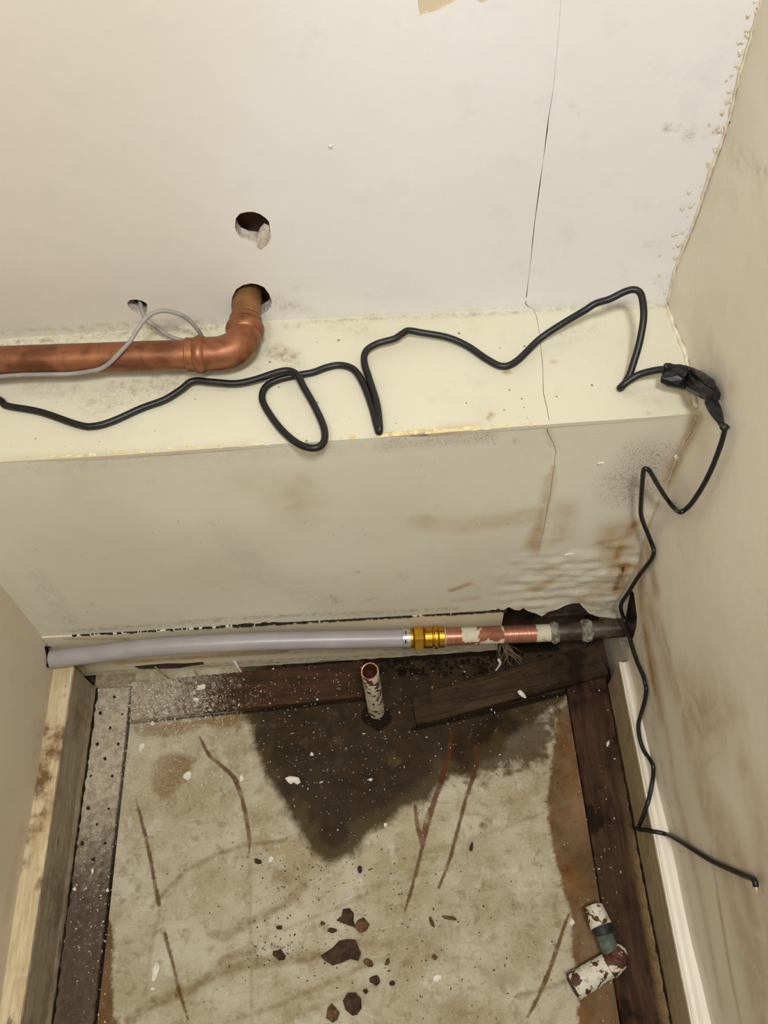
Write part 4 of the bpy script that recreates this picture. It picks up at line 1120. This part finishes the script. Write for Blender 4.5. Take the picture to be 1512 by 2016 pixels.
# ------------------------------------------------------------------ upright stub of pipe
sb = on_z(741, 1400, 0.0)
def top_z(b, py):
    lo, hi = 0.0, 0.2
    for _ in range(40):
        m_ = (lo + hi) / 2
        if project((b[0], b[1], m_))[1] > py: lo = m_
        else: hi = m_
    return lo
zt = top_z(sb, 1321)
su = empty('stub_pipe', (sb[0], sb[1], 0), 'short upright pipe stub with flaking paint rising from the dark wet floor', 'pipe')
def stub_shell():
    V = []; F = []; seg = 28
    levels = [(-0.01, .0086), (0.004, .0087), (zt * 0.5, .0086), (zt - .0012, .0085), (zt, .0082), (zt - .0002, .0072), (zt - .03, .0070)]
    for z, r in levels:
        for s in range(seg):
            th = 2 * math.pi * s / seg
            tilt = (0.0016 * math.cos(th - 0.6) if z > zt - 0.005 else 0)
            V.append((sb[0] + r * math.cos(th) - 0.0008 * z / zt, sb[1] + r * math.sin(th), z + tilt))
    for i in range(len(levels) - 1):
        for s in range(seg):
            a0 = i * seg + s; a1 = i * seg + (s + 1) % seg; F.append((a0, a1, a1 + seg, a0 + seg))
    return V, F, seg
V, F, seg = stub_shell()
Vn = np.array(V)
mk('tube', Vn, F[:4 * seg], M['stub'], su, smooth=True)
mk('rim', Vn, F[4 * seg:5 * seg], plain_mat('cut_copper_rim', (196, 140, 104), (150, 96, 64), 200, 0.45, 0.5, 0.2), su)
mk('bore', Vn, F[5 * seg:] + [tuple(range(6 * seg, 7 * seg))], M['inner'], su, smooth=True)

# ------------------------------------------------------------------ broken elbow lying on the floor
be = empty('broken_elbow', on_z(1195, 1870, 0.0), 'broken copper pipe elbow with flaking white paint lying across the right floor batten', 'pipe')
def fl(x, y, z): return on_z(x, y, z)
p1 = [fl(1168, 1786, .016), fl(1172, 1797, .017), fl(1178, 1810, .018), (fl(1184, 1824, .019))]
mk('upper_arm', *tube(crom(p1, 5), [.0092] * 4 + [.0095] * 5 + [.0098] * 4 + [.0101] * 3, 22), M['painted_pipe'], be, smooth=True)
p1b = [fl(1184, 1824, .019), fl(1188, 1834, .019), fl(1191, 1842, .019)]
mk('dark_band', *tube(crom(p1b, 4), [.0098, .0092, .0088, .0086, .0084, .0082, .0080, .0080, .0079], 20), plain_mat('blackened_joint', (50, 52, 54), (26, 24, 22), 120, 0.6, 0.2, 0.5), be, smooth=True)
p2 = [fl(1190, 1840, .019), fl(1194, 1852, .019), fl(1199, 1863, .018), fl(1205, 1874, .018)]
mk('neck', *tube(crom(p2, 5), [.0078] * 8 + [.0082] * 8, 20), M['verdigris'], be, smooth=True)
p3 = [fl(1206, 1868, .018), fl(1213, 1876, .0175), fl(1215, 1886, .0165), fl(1207, 1895, .0155), fl(1196, 1903, .0145)]
mk('bend', *tube(crom(p3, 6), [.0072] * 2 + [.0085] * 4 + [.0096] * 6 + [.0102] * 6 + [.0108] * 7, 22), flaky_paint_mat('half_bare_bend', (206, 198, 176), (104, 62, 50), 0.53, 60), be, smooth=True)
p4 = [fl(1198, 1901, .0147), fl(1180, 1912, .0135), fl(1160, 1924, .0125), fl(1142, 1935, .0118), fl(1129, 1943, .0115)]
lw = mk('lower_arm', *tube(crom(p4, 6), [.0106] * 6 + [.0110] * 6 + [.0112] * 6 + [.0113] * 7, 26), M['painted_pipe'], be, smooth=True)
pe = fl(1128, 1943.6, .0115); dd = (p4[-1] - p4[-2]) / np.linalg.norm(p4[-1] - p4[-2])
mk('open_end', *tube([pe + dd * 0.0002, pe + dd * 0.0006], [.0092, .0088], 22), M['inner'], lw)

# ------------------------------------------------------------------ loose plank
pl_q = [fz(809, 1378), fz(821, 1434), fz(1194, 1336), fz(1166, 1279)]
zt_pl = lambda t: 0.001 + 0.004 * t
pc = np.mean(np.array(pl_q), 0)
ang = math.atan2(pl_q[2][1] - pl_q[1][1], pl_q[2][0] - pl_q[1][0])
pk = board('wooden_plank', pl_q, 0.0, 0.010, M['plank'], None, n=60, m=10, ztop=zt_pl, loc=(pc[0], pc[1], 0))
pk.data.transform(Matrix.Rotation(-ang, 4, 'Z')); pk.rotation_euler = (0, 0, ang)
tag(pk, 'loose dark weathered plank lying askew below the old copper pipe in the back right corner', 'plank')

# ------------------------------------------------------------------ rust flakes
def flake(name, px, py, w, h, rot, mat, z=0.0012, th=0.0022, n=9, jit=0.28, label=None, cat=None, group=None, pts=None):
    c0 = on_z(px, py, z); k_ = 1 / 1900.0
    if pts is None:
        pts = []
        for i in range(n):
            t = 2 * math.pi * (i + rng.uniform(-.25, .25)) / n; r = 1 + rng.uniform(-jit, jit)
            a, b = w / 2 * r * math.cos(t), h / 2 * r * math.sin(t)
            pts.append((px + a * math.cos(rot) - b * math.sin(rot), py + a * math.sin(rot) + b * math.cos(rot)))
    P = [on_z(x, y, z) for x, y in pts]
    n = len(P); V = []; F = []
    for s, dz in ((1.0, 0.0), (1.0, th * 0.45), (0.72, th), (0.3, th * 1.1)):
        for q in P:
            d = (q - c0) * s
            V.append((c0[0] + d[0], c0[1] + d[1], z + dz + (rng.uniform(-.3, .3) * th if s < 1 else 0)))
    for l in range(3):
        for i in range(n): F.append((l * n + i, l * n + (i + 1) % n, (l + 1) * n + (i + 1) % n, (l + 1) * n + i))
    F.append(tuple(range(3 * n, 4 * n))); F.append(tuple(range(n))[::-1])
    o = mk(name, V, F, mat, None, loc=c0)
    return tag(o, label, cat, group)

big = [
    (671, 1874, 78, 54, 0, 'rust', 'largest jagged dark rust flake on the pale floor left of the pipe elbow', [(631, 1882), (640, 1876), (655, 1866), (668, 1852), (684, 1849), (700, 1850), (711, 1877), (706, 1892), (690, 1888), (672, 1896), (655, 1901), (640, 1892)]),
    (684, 1806, 44, 46, 0.3, 'rust', 'upright dark rust flake just above the largest flake', [(662, 1812), (673, 1803), (675, 1790), (688, 1788), (697, 1798), (696, 1812), (700, 1826), (686, 1822), (676, 1818)]),
    (713, 1822, 36, 28, 0.5, 'rust_light', 'tan and brown rust flake touching the right of the upright flake', [(696, 1826), (704, 1812), (716, 1806), (728, 1820), (722, 1832), (710, 1838)]),
    (654, 1832, 18, 12, 0.1, 'rust', 'small dark rust flake at the lower left of the upright flake', None),
    (550, 1880, 26, 20, 0.2, 'rust', 'lone dark rust lump to the left of the largest flake', None),
    (693, 1975, 40, 50, 0.2, 'rust', 'dark rounded rust flake near the bottom edge of the picture', [(675, 1970), (684, 1955), (700, 1954), (711, 1966), (712, 1985), (703, 1998), (694, 2000), (680, 1988)]),
    (654, 1996, 30, 44, 0.3, 'rust_light', 'pale brown rust flake beside the dark rounded flake at the bottom', [(642, 2004), (645, 1985), (653, 1975), (662, 1985), (669, 1994), (664, 2008), (655, 2014)]),
    (727, 1895, 20, 16, 0.4, 'rust_light', 'small tan rust flake just right of the largest flake', None),
    (739, 1929, 20, 22, 0.8, 'rust', 'small dark rust flake between the largest flake and the bottom edge', None),
    (507, 1696, 14, 11, 0.3, 'rust', 'tiny reddish rust chip at the end of the curved rust streak', None),
    (550, 1826, 13, 9, 0.1, 'rust', 'tiny rust chip above the lone dark lump', None),
    (709, 1711, 9, 14, 0.1, 'rust', 'tiny upright rust chip below the tip of the dark wet patch', None),
    (850, 1816, 8, 26, -0.5, 'rust_light', 'short brown splinter lying diagonally mid floor', None),
    (886, 1807, 32, 7, 0.15, 'rust_light', 'short brown splinter lying level mid floor', None),
    (928, 1667, 8, 18, 0.2, 'rust', 'small dark flake between the two right rust streaks and the brown stain', None),
    (771, 1936, 12, 10, 0.1, 'rust', 'tiny rust crumb right of the small dark flake near the bottom', None),
    (856, 1884, 11, 10, 0.1, 'rust_light', 'tiny tan crumb above the white paint splat in mid floor', None),
    (763, 1893, 8, 18, 0.4, 'rust_light', 'thin tan crumb right of the largest flake', None),
    (635, 1818, 9, 9, 0.0, 'rust_light', 'tiny tan crumb left of the upright flake', None),
    (720, 1952, 10, 10, 0.0, 'rust', 'tiny dark crumb above right of the dark rounded flake', None),
]
for px_, py_, w_, h_, r_, m_, lab, pts_ in big:
    flake('rust_flake', px_, py_, w_, h_, r_, M[m_], label=lab, cat='flake', group='rust flakes on the floor', pts=pts_)

# ------------------------------------------------------------------ paint chips
chips = [
    (575, 1536, 30, 20, 0.3, 'ragged white paint chip on the dark wet patch', [(561, 1532), (570, 1528), (580, 1529), (588, 1531), (592, 1540), (586, 1545), (578, 1541), (572, 1544), (566, 1539)]),
    (476, 1533, 11, 14, 0.2, 'white paint chip beside the curved rust streak', None),
    (369, 1526, 17, 17, 0.3, 'pale ring-shaped paint chip on the tan stain at left', None),
    (279, 1470, 10, 20, 0.3, 'white leaf-shaped paint chip beside the left batten', None),
    (395, 1353, 17, 12, -0.3, 'white paint chip on the back batten, the largest there', None),
    (386, 1378, 11, 10, 0.1, 'small square white paint chip on the back batten below the largest', None),
    (1028, 1368, 9, 22, -0.7, 'slim white paint chip lying on the loose plank', None),
    (1126, 1816, 10, 17, 0.1, 'white paint chip on the brown stain above the broken elbow', None),
    (862, 1925, 16, 16, 0.2, 'white paint splat chip in the lower middle of the floor', None),
    (305, 1915, 12, 34, 0.25, 'tall ragged white plaster chip near the lower left streak', None),
    (533, 1691, 12, 13, 0.2, 'white chip left of the tip of the wet patch', None),
    (301, 1947, 12, 8, 0.2, 'small white chip under the tall ragged plaster chip', None),
    (147, 1750, 8, 10, 0.2, 'white chip on the left batten, left of a pair', None), (212, 1753, 7, 9, 0.2, 'white chip on the left batten, right of a pair', None),
    (182, 1716, 6, 12, 0.1, 'white chip on the left batten above the pair', None),
    (1197, 1464, 6, 12, 0.3, 'white chip on the right batten below the loose plank end', None),
    (730, 1535, 8, 6, 0.2, 'white fleck in the middle of the dark wet patch', None),
    (614, 1485, 8, 8, 0.2, 'white fleck in the upper left of the dark wet patch', None),
    (760, 1624, 8, 8, 0.1, 'white fleck on the right fringe of the dark wet patch', None),
    (300, 1425, 10, 8, 0.4, 'pale chip on the joint between back batten and floor', None),
]
for px_, py_, w_, h_, r_, lab, pts_ in chips:
    zz_ = 0.0135 if (px_, py_) == (1028, 1368) else 0.0058 if (px_ < 460 and py_ < 1420) else 0.0034 if px_ < 215 else 0.0034 if px_ == 1197 else 0.0008
    flake('paint_chip', px_, py_, w_, h_, r_, M['chip'], z=zz_, th=0.0012, jit=0.32, label=lab, cat='paint chip', group='white paint chips on the floor', pts=pts_)

# ------------------------------------------------------------------ dust and crumbs (uncountable)
def specks(name, spots, mat, label):
    V = []; F = []
    for x, y, z, r in spots:
        k0 = len(V); a = rng.uniform(0, 6.28); e = rng.uniform(.6, 1.5)
        for i in range(4):
            t = a + i * math.pi / 2; V.append((x + r * e * math.cos(t) * rng.uniform(.6, 1.2), y + r / e * math.sin(t) * rng.uniform(.6, 1.2), z))
        V.append((x, y, z + r * rng.uniform(.5, .9)))
        F += [(k0, k0 + 1, k0 + 4), (k0 + 1, k0 + 2, k0 + 4), (k0 + 2, k0 + 3, k0 + 4), (k0 + 3, k0, k0 + 4)]
    o = mk(name, V, F, mat, None, loc=(0.3, -0.2, 0))
    return tag(o, label, 'dust', None, 'stuff')
def ground(x, y):
    if x < XA - 0.003: return 0.0021
    if x > XC + 0.002: return 0.0031
    if inside(np.array([(x, y)]), q_back)[0]: return 0.0052
    return 0.0003
q_back = [fz(262, 1345), fz(259, 1421), fz(716, 1373), fz(716, 1304)]
sp = []
def scatter(cx, cy, sx, sy, n, r0, r1):
    for _ in range(n):
        x, y = fz(rng.gauss(cx, sx), rng.gauss(cy, sy))
        if XB + 0.004 < x < XD - 0.002 and y < YB - 0.003:
            sp.append((x, y, ground(x, y), rng.uniform(r0, r1) * (1 if rng.random() < .9 else 1.8)))
scatter(330, 1385, 75, 30, 1100, .0003, .0009)
scatter(300, 1470, 70, 60, 500, .0003, .0007)
scatter(190, 1650, 40, 180, 700, .0003, .0007)
scatter(650, 1480, 130, 90, 330, .0003, .0008)
scatter(560, 1360, 120, 25, 130, .0003, .0008)
scatter(900, 1370, 160, 50, 170, .0003, .0007)
scatter(600, 1750, 260, 150, 260, .0002, .0006)
scatter(1190, 1650, 20, 200, 60, .0003, .0007)
specks('plaster_dust', sp, M['chip'], 'white plaster dust and specks scattered over the floor')
sp = []
for cx, cy, sx, sy, n in [(600, 1820, 130, 90, 170), (850, 1800, 160, 120, 130), (620, 1720, 60, 30, 60), (980, 1450, 70, 40, 50), (540, 1870, 30, 14, 40)]:
    for _ in range(n):
        x, y = fz(rng.gauss(cx, sx), rng.gauss(cy, sy))
        if XA < x < XC: sp.append((x, y, 0.0002, rng.uniform(.0003, .0011)))
specks('rust_crumbs', sp, M['rust'], 'fine brown rust crumbs scattered over the pale floor')

# dark dirt lumps around the wet back strip
sp = []
for _ in range(420):
    px_ = rng.uniform(400, 1180); py_ = rng.uniform(1290, 1330) if px_ > 720 else rng.uniform(1296, 1312)
    x, y = fz(px_, py_); sp.append((x, y, 0.0, rng.uniform(.001, .004)))
specks('damp_dirt', sp, plain_mat('black_damp_dirt', (40, 28, 16), (18, 12, 7), 90, 0.7, bump=0.6, spec=0.2), 'damp dark dirt heaped under the back skirting board')

# ------------------------------------------------------------------ fibres and splinters at the back
def fibre(px0, py0, z0, px1, py1, z1, r, label, mat='fibre', name='wood_splinter', cat='splinter'):
    a = on_z(px0, py0, z0); b = on_z(px1, py1, z1); m_ = (a + b) / 2 + [rng.uniform(-.003, .003), 0, .002]
    o = mk(name, *tube(crom([a, m_, b], 5), np.linspace(r, r * .5, 11), 6, wob=.15), M[mat], None, loc=tuple(np.minimum(a, b)))
    return tag(o, label, cat, 'splinters and fibres along the back skirting')
fibre(462, 1302, .02, 477, 1326, .0, .0016, 'pale splinter leaning on the back skirting near the middle of the plastic pipe', 'chip')
fibre(383, 1320, .012, 396, 1340, .004, .0010, 'thin pale fibre hanging over the dusty end of the back batten', 'fibre')
fibre(305, 1312, .015, 332, 1336, .004, .0012, 'brown curved splinter below the black slot in the back skirting', 'fibre')
fibre(982, 1298, .016, 976, 1320, .0, .0017, 'pale splinter standing below the end of the back skirting', 'chip')
tuft = empty('fibre_tuft', on_z(1005, 1290, 0.0), 'frayed tuft of pale fibres hanging under the copper section of the pipe', 'fibres')
for i in range(26):
    a = on_z(990 + rng.uniform(-4, 10), 1262 + rng.uniform(0, 8), .05); b = on_z(985 + rng.uniform(-8, 50), 1290 + rng.uniform(-14, 22), rng.uniform(.004, .03))
    mk('strand', *tube(crom([a, (a + b) / 2 + nrg.uniform(-.004, .004, 3), b], 4), .00035, 4), M['fibre'], tuft)
# flap of torn plaster at the upper hole
pf = [px_wall(*p) for p in [(505, 470), (512, 455), (520, 447), (530, 452), (532, 464), (526, 478), (512, 488), (506, 482)]]
V = [p + [0, -0.0012, 0] for p in pf] + [p + [0, 0.004, 0] for p in pf]
mk('torn_flap', V, [tuple(range(8))] + [(i, (i + 1) % 8, 8 + (i + 1) % 8, 8 + i) for i in range(8)], M['plaster'], wall_back)
# crumbs of dried filler along the front edge of the ledge
V = []; F = []
for i in range(190):
    px_ = rng.uniform(740, 1070) if i < 140 else rng.uniform(100, 700)
    x = on_z(px_, 850, ZL)[0]; y = float(y_front(x)) + rng.uniform(-.0002, .0025); L = rng.uniform(.0006, .0028); k0 = len(V); h = rng.uniform(.0003, .0012)
    V += [(x - L, y - .0008, ZL), (x + L, y - .0008, ZL), (x + L * .8, y + .0012, ZL), (x - L * .7, y + .0014, ZL), (x, y + .0002, ZL + h)]
    F += [(k0, k0 + 1, k0 + 4), (k0 + 1, k0 + 2, k0 + 4), (k0 + 2, k0 + 3, k0 + 4), (k0 + 3, k0, k0 + 4)]
g = mk('edge_crumbs', V, F, plain_mat('yellow_filler_crumbs', (232, 218, 176), (204, 178, 116), 150, 0.8), wall_boxing); g['kind'] = 'stuff'
# lifted paint scabs beside the corner of the upper wall
V = []; F = []
for i in range(150):
    z = rng.uniform(ZL + 0.01, 0.80); y = float(y_rear(W)); x = float(x_right(y, z)) - abs(rng.gauss(0.001, .005)); r = rng.uniform(.0005, .0022); k0 = len(V); n_ = 6
    for t in range(n_):
        a = 2 * math.pi * t / n_; V.append((x + r * math.cos(a) * rng.uniform(.5, 1.2), y - 0.0001, z + 1.5 * r * math.sin(a) * rng.uniform(.5, 1.2)))
    V.append((x, y - rng.uniform(.0003, .0010), z)); F += [(k0 + t, k0 + (t + 1) % n_, k0 + n_) for t in range(n_)]
g = mk('paint_scabs', V, F, M['filler'], wall_back); g['kind'] = 'stuff'
# nicks where a skin of plaster has lifted
for fn, pts_ in [(px_box, [(1174, 911), (1184, 908), (1192, 909), (1184, 914), (1176, 914)]), (px_box, [(1110, 1092), (1120, 1088), (1131, 1088), (1122, 1092)]), (px_wall, [(646, 286), (650, 284), (655, 285), (654, 290), (648, 291)]), (px_box, [(1326, 898), (1332, 892), (1336, 900), (1330, 908)])]:
    P = [fn(*p) for p in pts_]; n_ = len(P); c0 = np.mean(P, 0)
    V = [p + [0, -0.0002, 0] for p in P] + [c0 + (p - c0) * 0.6 + [0, -0.0012, 0] for p in P]
    mk('plaster_nick', V, [tuple(range(n_, 2 * n_))] + [(i, (i + 1) % n_, n_ + (i + 1) % n_, n_ + i) for i in range(n_)], M['chip'], wall_boxing if fn is px_box else wall_back)
